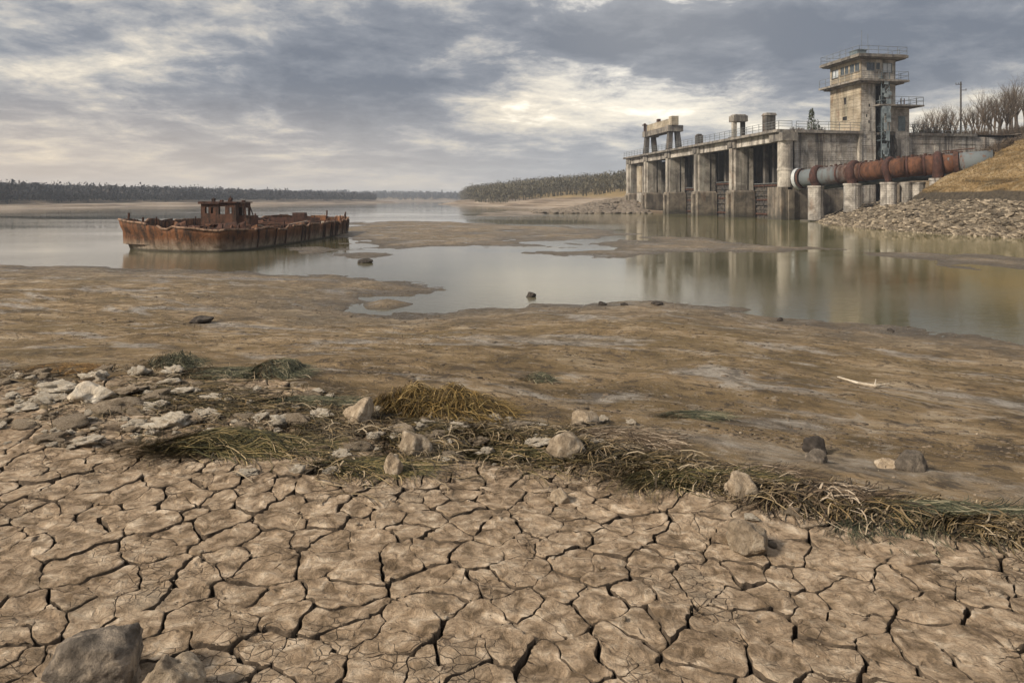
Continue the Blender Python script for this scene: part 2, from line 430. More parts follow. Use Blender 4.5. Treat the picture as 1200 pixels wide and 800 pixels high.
def bankmat():
    m, g = newmat('dry_grass_bank'); P = pos(g)
    a = g.noise(g.mapping(P, (.5, .16, .9)), .9, 9, .62, .7); b = g.noise(P, 3., 9, .7)
    grass = g.ramp(a, [(.36, (.075, .052, .027)), (.47, (.19, .125, .055)), (.58, (.28, .195, .10)), (.72, (.38, .30, .19))])
    grass = g.mix(g.mapr(b, .48, .62, 0, .75), grass, (.075, .052, .027))
    grass = g.mix(g.mapr(g.noise(P, 1.1, 8, .7), .52, .62, 0, .5), grass, (.34, .28, .18))
    z = g.n('ShaderNodeSeparateXYZ', i={0: P}).outputs[2]
    zz = g.math('ADD', z, g.math('MULTIPLY', g.math('SUBTRACT', a, .5), .5))
    soil = g.ramp(b, [(.35, (.035, .03, .024)), (.65, (.10, .082, .06))])
    col = g.mix(g.mapr(zz, 3.75, 3.95), soil, grass)
    scree = g.ramp(b, [(.35, (.07, .056, .04)), (.65, (.22, .18, .13))])
    col = g.mix(g.mapr(zz, 2.85, 2.7), col, scree)
    br = g.mapr(g.n('ShaderNodeSeparateXYZ', i={0: P}).outputs[1], 92, 99)
    col = g.mix(br, col, g.ramp(b, [(.35, (.06, .05, .04)), (.65, (.19, .155, .12))]))
    finish(g, col, .95, g.math('ADD', a, b), .25, 1.0, .1)
    return m
M['bank'] = bankmat()
def woodmat(name, stops):
    m, g = newmat(name)
    big = g.noise(pos(g), .03, 4, .6)
    col = g.ramp(g.math('ADD', g.math('MULTIPLY', island(g), .5), g.math('MULTIPLY', big, .5)), stops)
    finish(g, col, .95, None, spec=.1); return m
M['wood_far'] = woodmat('hazed_wood_far', [(.2, (.030, .036, .045)), (.5, (.052, .055, .062)), (.75, (.085, .076, .072))])  # blue haze of distance put into the crown colour
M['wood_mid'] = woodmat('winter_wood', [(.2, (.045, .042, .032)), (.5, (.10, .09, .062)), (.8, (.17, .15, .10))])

# ------------------------------------------------------------------ terrain
near_shore = [gp(-500, 306), gp(-200, 309), gp(0, 311), gp(140, 314), gp(300, 320), gp(400, 324), gp(455, 328), gp(500, 334), gp(512, 338),
              gp(490, 343), gp(450, 345), gp(425, 350), gp(402, 358), gp(400, 366), gp(430, 370), gp(500, 370), gp(560, 364),
              gp(610, 360), gp(680, 356), gp(740, 354), gp(800, 356), gp(860, 362), gp(930, 374), gp(1000, 382), gp(1100, 393),
              gp(1200, 405), gp(1500, 440)]
near_poly = near_shore + [(60, 6), (60, -20), (-80, -20), (-80, 30)]
plate_poly = [gp(-250, 445, 1.5), gp(0, 447, 1.5), gp(150, 440, 1.5), gp(300, 440, 1.5), gp(360, 452, 1.5), gp(420, 480, 1.5), gp(480, 500, 1.5),
              gp(560, 510, 1.5), gp(650, 520, 1.5), gp(760, 545, 1.5), gp(860, 575, 1.5), gp(960, 590, 1.5), gp(1080, 610, 1.5),
              gp(1170, 628, 1.5), gp(1300, 665, 1.5), (3.6, 1.9), (3.4, 1.35), (-3.4, 1.35), (-6.5, 3.6)]
bars = [[gp(372, 270), gp(400, 262), gp(450, 259.5), gp(520, 260), gp(590, 262), gp(650, 265), gp(700, 270), gp(742, 276), gp(700, 279),
         gp(640, 280), gp(600, 284), gp(615, 287), gp(590, 290), gp(540, 292), gp(470, 293), gp(420, 291), gp(385, 286), gp(395, 279), gp(370, 276)],
        [gp(610, 296), gp(660, 291), gp(740, 286), gp(820, 284), gp(852, 288), gp(880, 293), gp(800, 297), gp(740, 299), gp(660, 299)],
        [gp(940, 297), gp(1000, 293), gp(1080, 294), gp(1200, 303), gp(1320, 312), gp(1300, 324), gp(1200, 317), gp(1120, 312), gp(1020, 305), gp(970, 301)],
        [gp(700, 272), gp(742, 275), gp(800, 279), gp(860, 284), gp(930, 289), gp(990, 292), gp(900, 294), gp(850, 290), gp(780, 284), gp(720, 278)],
        [gp(410, 300), gp(440, 298), gp(330, 296), gp(372, 286), gp(390, 292)],
        [gp(556, 249), gp(600, 247), gp(660, 248), gp(650, 251), gp(600, 255), gp(560, 253)],
        [gp(425, 356), gp(455, 350), gp(488, 356), gp(460, 363), gp(430, 363)]]
head_poly = [gp(739, 250), gp(700, 250.5), gp(660, 250), gp(646, 249), gp(642, 244.5), gp(600, 243), gp(560, 241), gp(512, 239.6), gp(535, 237.2),
             gp(546, 236.3), (-60, 1400), (400, 1500), (500, 300), (120, 160), (60, 165)]
left_poly = [gp(-700, 262), gp(-300, 250), gp(-80, 247.2), gp(0, 246), gp(100, 243.6), gp(200, 241.6), gp(300, 240.4), gp(400, 239), gp(470, 237.8),
             (-160, 900), (-250, 1700), (-3500, 1700), (-3500, 60)]
far_poly = [gp(380, 236.6), gp(450, 236.25), gp(560, 236.2), (300, 1800), (900, 3900), (-2500, 3900), (-1500, 1250)]

def H(x, y):
    """height of the ground sheet"""
    x = np.asarray(x, float); y = np.asarray(y, float)
    wsc = np.clip(y / 20, .15, 8) * np.where(y < 35, .55, 1.0)
    jx = fbm(x / (wsc * 1.3), y / (wsc * 1.3), 31, 4) * wsc * .55
    jy = fbm(x / (wsc * 1.3), y / (wsc * 1.3), 57, 4) * wsc * .55
    xs, ys = x + jx, y + jy
    sn = sdist(xs, ys, near_poly)
    dc = np.maximum(-sdist(x, y, plate_poly), 0)
    t = np.clip(sn, 0, None) / (np.clip(sn, 0, None) + dc + 1e-6)
    z = 1.5 * t ** 1.2
    z = np.where(sn > 0, z + .012, np.maximum(sn * .06, -.5))
    rx, ry = rot(x, y, R(19))
    rough_amt = np.where(sn > 0, np.clip(sn / 1.5, .25, 1), .5)
    z = z + rough_amt * (fbm(rx / 1.3, ry / .8, 3, 6, .58) * .06 * np.clip(dc / .8, 0, 1) + fbm(x / .12, y / .09, 9, 3) * .006)
    # puddled, ragged water's edge
    z = z + fbm(rx / 1.6, ry / .7, 611, 5, .62) * .075 * np.exp(-np.clip(sn, 0, 50) / 2.2) * (sn > -3)
    for k, b in enumerate(bars):
        if k == 6: s = sdist(x + jx * .1, y + jy * .1, b); hb = np.clip(s * .25, -.5, .10)
        else: s = sdist(x + jx * .7, y + jy * .7, b); hb = np.clip(s * .02, -.5, .055 if k else .075)
        hb = hb + fbm(x / 4.5, y / 6., 70 + k, 6, .58) * (.11 if k != 6 else .0) + fbm(x / .5, y / .4, 5, 3) * .012
        z = np.maximum(z, np.where(s > -6, hb - (.035 if k in (2, 4, 5) else .0), -.5))
    xf, yf = x + jx * 1.5, y + jy * 1.5
    s = sdist(xf, yf, head_poly)
    hh = np.interp(s, [-50, 0, 8, 16, 26, 50, 100, 200, 600], [-.5, 0, 1.2, 2.6, 3.6, 7.0, 11, 14, 18]) + fbm(x / 12, y / 12, 11, 4) * .8 * sstep(3, 25, s)
    z = np.maximum(z, hh)
    s = sdist(xf, yf, left_poly)
    hh = np.interp(s, [-50, 0, 6, 9, 22, 25, 40, 200, 2500], [-.5, 0, .5, 1.3, 1.5, 2.7, 3.0, 4, 25]) + fbm(x / 14, y / 14, 12, 4) * .6 * sstep(3, 25, s)
    z = np.maximum(z, hh)
    s = sdist(xf, yf, far_poly)
    z = np.maximum(z, np.interp(s, [-50, 0, 20, 200, 2500], [-.5, 0, 2.5, 8, 30]))
    return z
def Hs(x, y): return float(H(np.array([x]), np.array([y]))[0])
def ground_z(x, y):
    return Hs(x, y)

nr, nc = 760, 560
rr = 1.2 * (3900 / 1.2) ** (np.linspace(0, 1, nr))
aa = np.linspace(R(-52), R(52), nc)
RR, AA = np.meshgrid(rr, aa, indexing='ij')
GX, GY = RR * np.tan(AA) * .97, RR
# round off: keep rows as arcs beyond the middle distance
GZ = H(GX, GY)
spl = sdist(GX, GY, plate_poly)
GZ = GZ - .085 * sstep(.02, .12, spl)
ground = gridmesh('ground', GX, GY, GZ, M['mud']); tag(ground, kind='structure')
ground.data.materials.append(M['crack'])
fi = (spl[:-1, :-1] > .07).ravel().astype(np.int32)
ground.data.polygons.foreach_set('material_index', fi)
# behind and beside the camera
mb = MB(); I = lambda a, b, c: (a, b, c)
mb.add([(-80, -25, 1.40), (80, -25, 1.40), (80, 1.22, 1.40), (-80, 1.22, 1.40)], [(0, 1, 2, 3)])
tag(mb.build('ground', M['mud']), kind='structure')

water = MB(); water.add([(-6000, 2, 0), (6000, 2, 0), (6000, 6000, 0), (-6000, 6000, 0)], [(0, 1, 2, 3)])
tag(water.build('water', M['water']), kind='structure')

# ------------------------------------------------------------------ cracked mud plates
def clip(poly, nx, ny, d):
    out = []; n = len(poly)
    for i in range(n):
        a, b = poly[i], poly[(i + 1) % n]
        da = a[0] * nx + a[1] * ny - d; db = b[0] * nx + b[1] * ny - d
        if da <= 0: out.append(a)
        if (da < 0) != (db < 0) and da != db:
            t = da / (da - db); out.append((a[0] + (b[0] - a[0]) * t, a[1] + (b[1] - a[1]) * t))
    return out
def jgrid(sp, x0, x1, y0, y1, jit, r):
    pts = []; j = 0; y = y0
    while y < y1:
        x = x0 + (sp / 2 if j % 2 else 0)
        while x < x1:
            pts.append((x + r.uniform(-jit, jit) * sp, y + r.uniform(-jit, jit) * sp)); x += sp
        y += sp * .87; j += 1
    return np.array(pts)
rp = random.Random(11)
seeds = jgrid(.168, -7.5, 4.2, 1.3, 6.4, .47, rp)
seeds = seeds[[rp.random() > .16 for _ in seeds]]
bigs = jgrid(.235, -8, 5, 1.0, 7, .48, rp)
bid = np.array([np.argmin(((bigs - s) ** 2).sum(1)) for s in seeds])
bh = [rp.uniform(-.004, .004) for _ in bigs]; btx = [rp.uniform(-.03, .03) for _ in bigs]; bty = [rp.uniform(-.03, .03) for _ in bigs]
sdv = sdist(seeds[:, 0], seeds[:, 1], plate_poly)
plates = []
for i, s in enumerate(seeds):
    if sdv[i] < .02 or abs(s[0]) > s[1] * .80 + 1.0: continue
    d2 = ((seeds - s) ** 2).sum(1); nb = np.argsort(d2)[1:26]
    poly = [(s[0] - .5, s[1] - .5), (s[0] + .5, s[1] - .5), (s[0] + .5, s[1] + .5), (s[0] - .5, s[1] + .5)]
    for j in nb:
        q = seeds[j]; L = math.hypot(*(q - s)); nx, ny = (q - s) / L
        hh = _h(np.array([min(i, j)]), np.array([max(i, j)]), 5)[0]
        w = (.005 + .010 * hh ** 1.6) if bid[i] != bid[j] else (.0008 + .006 * hh ** 4)
        mid = (q + s) / 2
        poly = clip(poly, nx, ny, mid[0] * nx + mid[1] * ny - w / 2)
        if len(poly) < 3: break
    if len(poly) < 3: continue
    plates.append((i, poly))
def build_plate(i, poly):
    P = np.array(poly)
    # densify
    out = []
    y0 = P[:, 1].mean(); step = .016 if y0 < 3.2 else (.026 if y0 < 4.5 else .045)
    for a, b in zip(P, np.roll(P, -1, 0)):
        n = max(1, int(np.hypot(*(b - a)) / step))
        for k in range(n): out.append(a + (b - a) * k / n)
    Q = np.array(out)
    # round the corners a touch
    Q = Q * .6 + .2 * (np.roll(Q, 1, 0) + np.roll(Q, -1, 0))
    wx = fbm(Q[:, 0] / .16, Q[:, 1] / .16, 81, 5, .6) * .05; wy = fbm(Q[:, 0] / .16, Q[:, 1] / .16, 91, 5, .6) * .05
    Q = Q + np.stack([wx, wy], 1)
    cx, cy = Q.mean(0)
    B = bid[i]; bc = bigs[B]
    rings = [(1.0, -.10, 0), (1.004, -.035, 1), (1.0, -.0045, 1), (.991, -.0008, 1), (.955, -.0, 1), (.88, 0, 1), (.76, 0, 1), (.6, 0, 1), (.42, 0, 1), (.22, 0, 1)]
    if y0 > 4.2: rings = [(1.0, -.10, 0), (1.0, -.012, 1), (.97, -.002, 1), (.8, 0, 1), (.45, 0, 1)]
    VX, VY, VZ = [], [], []
    n = len(Q)
    jr = fbm(Q[:, 0] / .02, Q[:, 1] / .02, 44, 2) * .012
    jit = .0025 * (_h(np.array([i]), np.array([3]), 2)[0] - .5)
    for (s_, dz, top) in rings:
        sc = s_ - np.abs(jr) * (1.0 if s_ > .9 else 0)
        x = cx + (Q[:, 0] - cx) * sc; y = cy + (Q[:, 1] - cy) * sc
        VX.append(x); VY.append(y); VZ.append(np.full(n, dz))
    VX.append(np.array([cx])); VY.append(np.array([cy])); VZ.append(np.array([0.]))
    x = np.concatenate(VX); y = np.concatenate(VY); z = np.concatenate(VZ)
    fx, fy = rot(x, y, R(18))
    fl = fbm(fx / .13, fy / .035, 21, 4, .6)
    rel = fbm(x / .11, y / .11, 23, 4, .55) * .006 + fl * .005 + (np.floor(fl * 5) / 5) * .006 + fbm(x / .02, y / .018, 25, 4) * .0045
    # curl: the rims of a plate stand slightly proud or slump
    rr_ = np.hypot(x - bc[0], y - bc[1]) / .25
    curl = .011 * (_h(np.array([B]), np.array([9]), 4)[0] - .12) * rr_ ** 2
    base = 1.5 + fbm(x / 1.3, y / 1.3, 27, 3) * .05
    z = z + base + rel + bh[B] + btx[B] * (x - bc[0]) + bty[B] * (y - bc[1]) + curl + jit
    fs = []
    for r_ in range(len(rings) - 1):
        for k in range(n):
            k2 = (k + 1) % n
            fs.append((r_ * n + k, r_ * n + k2, (r_ + 1) * n + k2, (r_ + 1) * n + k))
    last = (len(rings) - 1) * n
    for k in range(n): fs.append((last + k, last + (k + 1) % n, len(rings) * n))
    return np.stack([x, y, z], 1), fs
def shown(pl):
    i, poly = pl; P = np.array(poly); cx, cy = P.mean(0)
    area = .5 * abs(np.dot(P[:, 0], np.roll(P[:, 1], 1)) - np.dot(P[:, 1], np.roll(P[:, 0], 1)))
    infr = abs(cx) < cy * .75 + .15 and cy > 2.0
    return area / cy ** 3 * (1 if infr else .001)
plates.sort(key=shown, reverse=True)
cm = tag(bpy.data.objects.new('cracked_mud', None), kind='structure'); COL.objects.link(cm); cm.location = (0, 3, 1.5)
rest = MB()
for k, (i, poly) in enumerate(plates):
    v, f = build_plate(i, poly)
    if k < 298:
        m_ = MB(); m_.add(v, f); o = m_.build('mud_plate', M['plate'], cm, True)
    else: rest.add(v, f)
o = rest.build('mud_plate', M['plate'], cm, True, 'stuff')

wall_shade = simple('shaded_crack_soil', (.06, .044, .031), (.15, .112, .078), 22., .95, .02)  # crack shade put into a darker soil colour on the steep plate walls
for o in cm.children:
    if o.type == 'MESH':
        o.data.materials.append(wall_shade)
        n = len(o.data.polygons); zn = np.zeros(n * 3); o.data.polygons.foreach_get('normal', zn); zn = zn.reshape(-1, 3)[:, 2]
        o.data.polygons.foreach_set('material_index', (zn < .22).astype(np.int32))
def plate_z(x, y):
    return 1.5 + float(fbm(np.array([x]) / 1.3, np.array([y]) / 1.3, 27, 3)[0]) * .05
PP = plate_poly
LX, LY = np.linspace(-8, 6, 561), np.linspace(1.2, 8.2, 281)
LGX, LGY = np.meshgrid(LX, LY, indexing='ij')
LZ = np.where(sdist(LGX, LGY, PP) > .03, 1.5 + fbm(LGX / 1.3, LGY / 1.3, 27, 3) * .05, H(LGX, LGY))
def surf(x, y):
    if -7.9 < x < 5.9 and 1.3 < y < 8.1:
        i = (x + 8) / .025; j = (y - 1.2) / .025; a = int(i); b = int(j); i -= a; j -= b
        return float((LZ[a, b] * (1 - i) + LZ[a + 1, b] * i) * (1 - j) + (LZ[a, b + 1] * (1 - i) + LZ[a + 1, b + 1] * i) * j)
    return Hs(x, y)

# ------------------------------------------------------------------ stones
def rock_verts(seed, sub=3, rough=.22, fine=.05, cuts=5, flat=.0):
    import bmesh
    bm = bmesh.new(); bmesh.ops.create_icosphere(bm, subdivisions=sub, radius=1)
    r = random.Random(seed); off = Vector((seed * 3.17 % 50, seed * 1.7 % 40, seed * .9 % 30))
    planes = []
    for _ in range(cuts):
        n = Vector((r.gauss(0, 1), r.gauss(0, 1), r.gauss(0, 1))).normalized(); planes.append((n, r.uniform(.62, .9)))
    V = []
    for v in bm.verts:
        p = v.co.copy(); p *= 1 + rough * mnoise.noise(p * 1.3 + off) * 1.6
        for n, d in planes:
            k = p.dot(n)
            if k > d: p -= n * (k - d) * .85
        if sub >= 3: p *= 1 + fine * (mnoise.noise(p * 4 + off) + .6 * mnoise.noise(p * 9 + off) + (.45 * mnoise.noise(p * 20 + off) if sub > 3 else 0))
        V.append(p[:])
    F = [tuple(v.index for v in f.verts) for f in bm.faces]; bm.free()
    return np.array(V), F
def stone(px, py, wpx, hpx, z, mat, label, seed, dratio=.8, sub=4, rough=.32, name='stone', cat='stone', sink=.38, rz=0., water_=False, cuts=6, fine=.06):
    """a stone whose foot is seen at photo pixel (px, py), wpx wide and hpx tall there"""
    x, y = gp(px, py, z)
    if not water_:
        for _ in range(4):
            z = surf(x, y); x, y = gp(px, py, z)
    w = wpx / FPX * y; h = hpx / FPX * y
    V, F = rock_verts(seed, sub, rough, fine, cuts)
    V = V / (np.abs(V).max(0))
    V[:, 0] *= w / 2; V[:, 1] *= w / 2 * dratio; V[:, 2] *= h / (2 - sink * 2)
    a, b = rot(V[:, 0], V[:, 1], rz); V[:, 0], V[:, 1] = a, b
    y += w / 2 * dratio * .45
    me = bpy.data.meshes.new(name); me.from_pydata(V.tolist(), [], F); me.materials.append(mat)
    me.polygons.foreach_set('use_smooth', [True] * len(F))
    o = objmesh(name, me, None, (x, y, z + h / (2 - sink * 2) * (1 - sink * 2)))
    return tag(o, label, cat)
G, PL, WH, DK = M['rock_grey'], M['rock_pale'], M['rock_white'], M['rock_dark']
stone(105, 822, 112, 78, 1.5, G, 'large dark grey boulder at the bottom left corner on the cracked mud', 3, .75, 5, .22, 'boulder', 'boulder', .15, .15, cuts=8)
stone(196, 836, 92, 60, 1.5, PL, 'rough pale pitted stone right of the large grey boulder', 14, .8, 5, .35, sink=.3)
stone(880, 652, 52, 38, 1.5, PL, 'rounded pale grey stone standing alone on the cracked mud at right', 23, .9, 5, .22, sink=.2)
stone(484, 534, 48, 28, 1.5, PL, 'pale knobbly stone between the seaweed in the middle of the weed line', 31, .8, 4, .3)
stone(421, 496, 44, 28, 1.5, PL, 'rounded pale stone left of the golden seaweed heap', 37, .8, 4)
stone(459, 558, 26, 28, 1.5, PL, 'small upright pale stone leaning at the front of the weed line', 41, .7, 4)
stone(665, 537, 50, 28, 1.5, PL, 'smooth pale stone half wrapped by long green strands', 43, .8, 4, .18)
stone(687, 499, 38, 17, 1.4, PL, 'flat light stone with a dark hollow behind the weed line', 47, .8, 4)
stone(872, 582, 54, 27, 1.5, PL, 'pointed pale stone at the front of the brown weed band', 53, .7, 4, .35)
stone(958, 532, 32, 20, 1.3, DK, 'dark weed covered stone lying on the open mud at right', 59, .8, 4)
stone(958, 543, 30, 16, 1.3, G, 'brownish grey stone in front of the dark weed covered stone', 61, .8, 4)
stone(1072, 551, 40, 22, 1.3, G, 'grey stone with a black underside on the mud at far right', 67, .8, 4, .2)
stone(1044, 548, 30, 11, 1.3, PL, 'low pale chip of stone beside the grey stone at far right', 71, .8, 4, .35)
stone(655, 588, 28, 15, 1.5, PL, 'small pale stone lying in a crack junction in the middle', 73, .8, 4, .3)
stone(103, 470, 60, 22, 1.5, WH, 'broad white crusted stone at the left end of the weed line', 79, .7, 4, .4)
stone(233, 378, 30, 8, .8, DK, 'low black lump lying alone on the wet mud below the wreck', 83, .9, 4, .2)
stone(428, 308, 20, 5, 0, DK, 'flat dark piece of debris poking out of the open water', 89, .9, 4, .3, water_=True, name='debris', cat='debris', sink=.3)
stone(623, 348, 14, 6, 0, DK, 'dark wet rock standing in the water off the shore', 97, .9, 3, .3, water_=True)
for k, (px, py, w, h, lb) in enumerate([(706, 358, 12, 5, 'dark stone at the water edge, leftmost of the larger three'), (732, 358, 10, 4, 'middle one of three dark stones along the water edge'),
        (771, 357, 15, 4, 'widest of three dark stones along the water edge'), (915, 376, 9, 5, 'dark pebble on the shoreline under the round pier reflection'),
        (1045, 389, 10, 4, 'dark pebble on the shoreline at the right')]):
    stone(px, py, w, h, .05, DK, lb, 100 + k, .9, 3, .3)

# shore crust: pale lumps lying in the weed line (pieces of the setting)
crust = tag(bpy.data.objects.new('shore_crust', None), kind='structure'); COL.objects.link(crust); crust.location = (0, 4.8, 1.5)
protos = []
for k in range(10):
    V, F = rock_verts(200 + k * 7, 4 if k < 6 else 3, .6, .22, 5); V = V / np.abs(V).max(0)
    me = bpy.data.meshes.new('crust_lump'); me.from_pydata(V.tolist(), [], F); me.materials.append(WH if k % 3 else PL)
    me.polygons.foreach_set('use_smooth', [True] * len(F)); protos.append(me)
def lump(px, py, wpx, hpx, k, parent, dr=.7):
    x, y = gp(px, py, 1.5); z = surf(x, y)
    if z < 1.45: x, y = gp(px, py, z); z = surf(x, y)
    w = wpx / FPX * y; h = hpx / FPX * y
    o = bpy.data.objects.new('stone', protos[k % 10]); COL.objects.link(o); o.parent = parent
    o.location = Vector((x, y, z + h * .16)) - parent.location
    o.scale = (w / 2, w / 2 * dr, h * .60); o.rotation_euler = (rnd.uniform(-.2, .2), rnd.uniform(-.2, .2), rnd.uniform(-.5, .5))
big_l = [(40, 442, 44, 12), (68, 458, 60, 18), (112, 446, 40, 16), (150, 462, 50, 12), (60, 470, 50, 14), (30, 478, 40, 12), (140, 482, 56, 20), (165, 440, 34, 14),
         (200, 450, 36, 12), (85, 500, 50, 16), (60, 515, 44, 12), (105, 518, 50, 14), (200, 500, 60, 18), (225, 494, 40, 12), (180, 480, 36, 10), (160, 500, 34, 12),
         (150, 520, 30, 10), (215, 462, 44, 10), (250, 470, 40, 10), (30, 498, 34, 10), (180, 470, 46, 14), (245, 490, 34, 12), (205, 438, 30, 10), (120, 432, 28, 10),
         (330, 500, 40, 14), (375, 492, 40, 14), (350, 500, 36, 16), (306, 494, 30, 10), (246, 508, 22, 10), (470, 508, 44, 12), (510, 512, 40, 12), (535, 505, 36, 10),
         (500, 500, 30, 10), (560, 516, 36, 10), (440, 515, 30, 10), (400, 540, 34, 14), (420, 530, 36, 12), (350, 558, 24, 14), (520, 540, 24, 10), (530, 535, 26, 10),
         (600, 500, 50, 10), (630, 520, 44, 10), (570, 528, 30, 10), (648, 500, 30, 8), (700, 522, 26, 12), (720, 540, 26, 9), (760, 548, 26, 8), (800, 562, 24, 8),
         (880, 612, 22, 8), (905, 640, 14, 8), (925, 606, 30, 10), (1010, 600, 24, 7), (1180, 630, 24, 10), (1040, 606, 22, 8), (290, 560, 30, 8), (390, 556, 26, 8)]
for k, (px, py, w, h) in enumerate(big_l): lump(px, py, w, h, k, crust)
for k in range(238):
    px = rnd.uniform(0, 760) if k % 3 else rnd.uniform(0, 320); t = px / 620
    py = rnd.uniform(432 + 50 * t, 520 + 24 * t); s_ = rnd.uniform(7, 24)
    lump(px, py, s_, s_ * .42, rnd.randrange(10), crust)
# loose crumbs on the plates and mud
crumbs = MB(); cv, cf = rock_verts(5, 2, .3, 0, 3)
for k in range(2600):
    y = 2.0 + 3.6 * rnd.random() ** .8; x = rnd.uniform(-.78, .78) * y
    s_ = rnd.uniform(.0012, .0035) * (1 + 2.0 * (rnd.random() < .03))
    z = surf(x, y)
    crumbs.add(cv[:, :] * np.array([s_ * rnd.uniform(1, 1.6), s_, s_ * .7]) + np.array([x, y, z + s_ * .3]), cf)
crumbs.build('crumbs', M['rock_pale'], cm, True, 'stuff')

# ------------------------------------------------------------------ weed
def heap(name, cpx, cpy, wpx, dep, hpx, n, mat, label, ang=0., L=(.12, .3), wid=.0027, z=1.5, seed=1, cat='seaweed heap', spread=1.0, tuft=True, droop=1., arcs=.3):
    """draped mound of long strands"""
    r = random.Random(seed)
    x0, y0 = gp(cpx, cpy, z); z0 = surf(x0, y0); x0, y0 = gp(cpx, cpy, z0); z0 = surf(x0, y0)
    A = wpx / 2 / FPX * y0; B = dep; Hh = max(.38 * hpx, hpx - 1.5 * B * 1.5 / y0 ** 2 * FPX) / FPX * y0
    root = empty(name, (x0, y0, z0), label, cat)
    y0 = y0 + B * .6
    def mz(x, y):
        d = ((x - x0) / A) ** 2 + ((y - y0) / B) ** 2
        return z0 + Hh * max(0, 1 - d) ** .8 * (1 + .75 * float(vn((x) / (A * .3), y / (B * .4), seed)))
    core = MB(); N = 28
    vs, fs = [(x0, y0, z0 + Hh * .7)], []
    for q in range(1, 9):
        for k in range(N):
            t = 2 * math.pi * k / N; rr_ = q / 8 * .92
            x = x0 + A * rr_ * math.cos(t); y = y0 + B * rr_ * math.sin(t)
            vs.append((x, y, mz(x, y) * 1 - Hh * .22 - (0.03 if q == 8 else 0)))
    for k in range(N): fs.append((0, 1 + k, 1 + (k + 1) % N))
    for q in range(7):
        for k in range(N): fs.append((1 + q * N + k, 1 + q * N + (k + 1) % N, 1 + (q + 1) * N + (k + 1) % N, 1 + (q + 1) * N + k))
    core.add(vs, fs); core.build('matted_core', M['mat_dirt'], root, True)
    s = MB()
    for k in range(n):
        t = r.uniform(0, 2 * math.pi); rr_ = math.sqrt(r.random()) * .95
        x = x0 + A * rr_ * math.cos(t); y = y0 + B * rr_ * math.sin(t)
        # strands point outward from the crest along the main direction
        dx = math.cos(ang) * (1 if (x - x0 + A * r.uniform(-.7, .9)) * math.cos(ang) > 0 else -1) * 1.0 + spread * r.uniform(-.8, .8)
        dy = math.sin(ang) + spread * r.uniform(-.9, .5)
        l = math.hypot(dx, dy) + 1e-6; dx /= l; dy /= l
        ln = r.uniform(*L); K = 6; w = wid * r.uniform(.5, 1.4); cv_ = r.uniform(-1.6, 1.6)
        vs = []; hop = Hh * arcs * r.random() ** 2; fl = r.random() < .12
        a = math.atan2(dy, dx)
        for q in range(K + 1):
            u = q / K
            zz = mz(x, y) + .002 + hop * math.sin(math.pi * min(u * 1.1, 1)) + (Hh * .25 * u * u if fl else 0)
            sx, sy = -math.sin(a) * w, math.cos(a) * w
            ww = 1 - .75 * u
            vs.append((x - sx * ww, y - sy * ww, zz)); vs.append((x + sx * ww, y + sy * ww, zz + w * .5))
            x += math.cos(a) * ln / K; y += math.sin(a) * ln / K; a += cv_ / K + r.uniform(-.16, .16)
            zfloor = z0 - .01
        s.add(vs, [(2 * q, 2 * q + 1, 2 * q + 3, 2 * q + 2) for q in range(K)])
    s.build('strands', mat, root)
    return root
heap('seaweed_heap', 507, 489, 158, .26, 42, 2900, M['weed_gold'], 'tall golden brown seaweed heap in the middle of the weed line', .0, (.10, .30), seed=1, spread=1.2, arcs=.5)
heap('seaweed_heap', 262, 532, 190, .16, 34, 1900, M['weed_green'], 'olive green seaweed tuft combed sideways, nearest clump at left', .05, (.16, .42), seed=2, spread=.45)
heap('seaweed_heap', 318, 440, 58, .26, 26, 800, M['weed_dark'], 'dark drooping weed hump at the back of the left shore', -.3, (.10, .26), seed=3, spread=.7)
heap('seaweed_heap', 196, 430, 56, .2, 18, 600, M['weed_dark'], 'dark grey tangle of twigs at the back left', .2, (.08, .22), seed=4, spread=1.5, arcs=1.)
heap('seaweed_heap', 625, 538, 230, .13, 15, 1700, M['weed_green'], 'long green strands swept right past the smooth pale stone', -.22, (.2, .5), seed=5, spread=.25)
heap('seaweed_heap', 815, 566, 150, .12, 16, 1000, M['weed_green'], 'low green and brown weed clump right of the smooth pale stone', -.15, (.12, .34), seed=6, spread=.6)
heap('seaweed_heap', 1095, 608, 165, .11, 22, 1500, M['weed_dark'], 'dark green weed mound with long combed strands at the right end of the weed line', -.32, (.2, .46), seed=7, spread=.3)
heap('root_tangle', 968, 592, 140, .14, 18, 800, M['weed_brown'], 'tangle of bleached brown roots between the pointed stone and the dark mound', .1, (.10, .3), wid=.0045, seed=8, spread=1.8, cat='root tangle', arcs=1.2)
heap('seaweed_heap', 420, 552, 130, .12, 15, 900, M['weed_green'], 'ragged green weed mat in front of the small upright stone', .25, (.1, .3), seed=9, spread=.9)
heap('seaweed_heap', 250, 443, 110, .22, 10, 800, M['weed_dark'], 'flat dark weed band between the twig tangle and the drooping hump', 0., (.08, .2), seed=10, spread=1.)
heap('seaweed_heap', 50, 440, 110, .3, 9, 900, M['weed_rusty'], 'rusty orange moss patch at the left edge of the shore', 0., (.04, .12), seed=12, spread=1.5, cat='moss patch')
heap('seaweed_heap', 350, 478, 120, .16, 12, 800, M['weed_dark'], 'dark weed patch left of the rounded pale stone', .1, (.1, .28), seed=13, spread=.8)
heap('seaweed_heap', 720, 522, 140, .2, 12, 900, M['weed_brown'], 'brown matted weed behind the smooth pale stone', -.2, (.1, .26), seed=14, spread=1.)
heap('seaweed_heap', 870, 560, 150, .14, 10, 800, M['weed_brown'], 'thin brown weed ridge behind the low green clump', -.25, (.1, .26), seed=15, spread=.8)
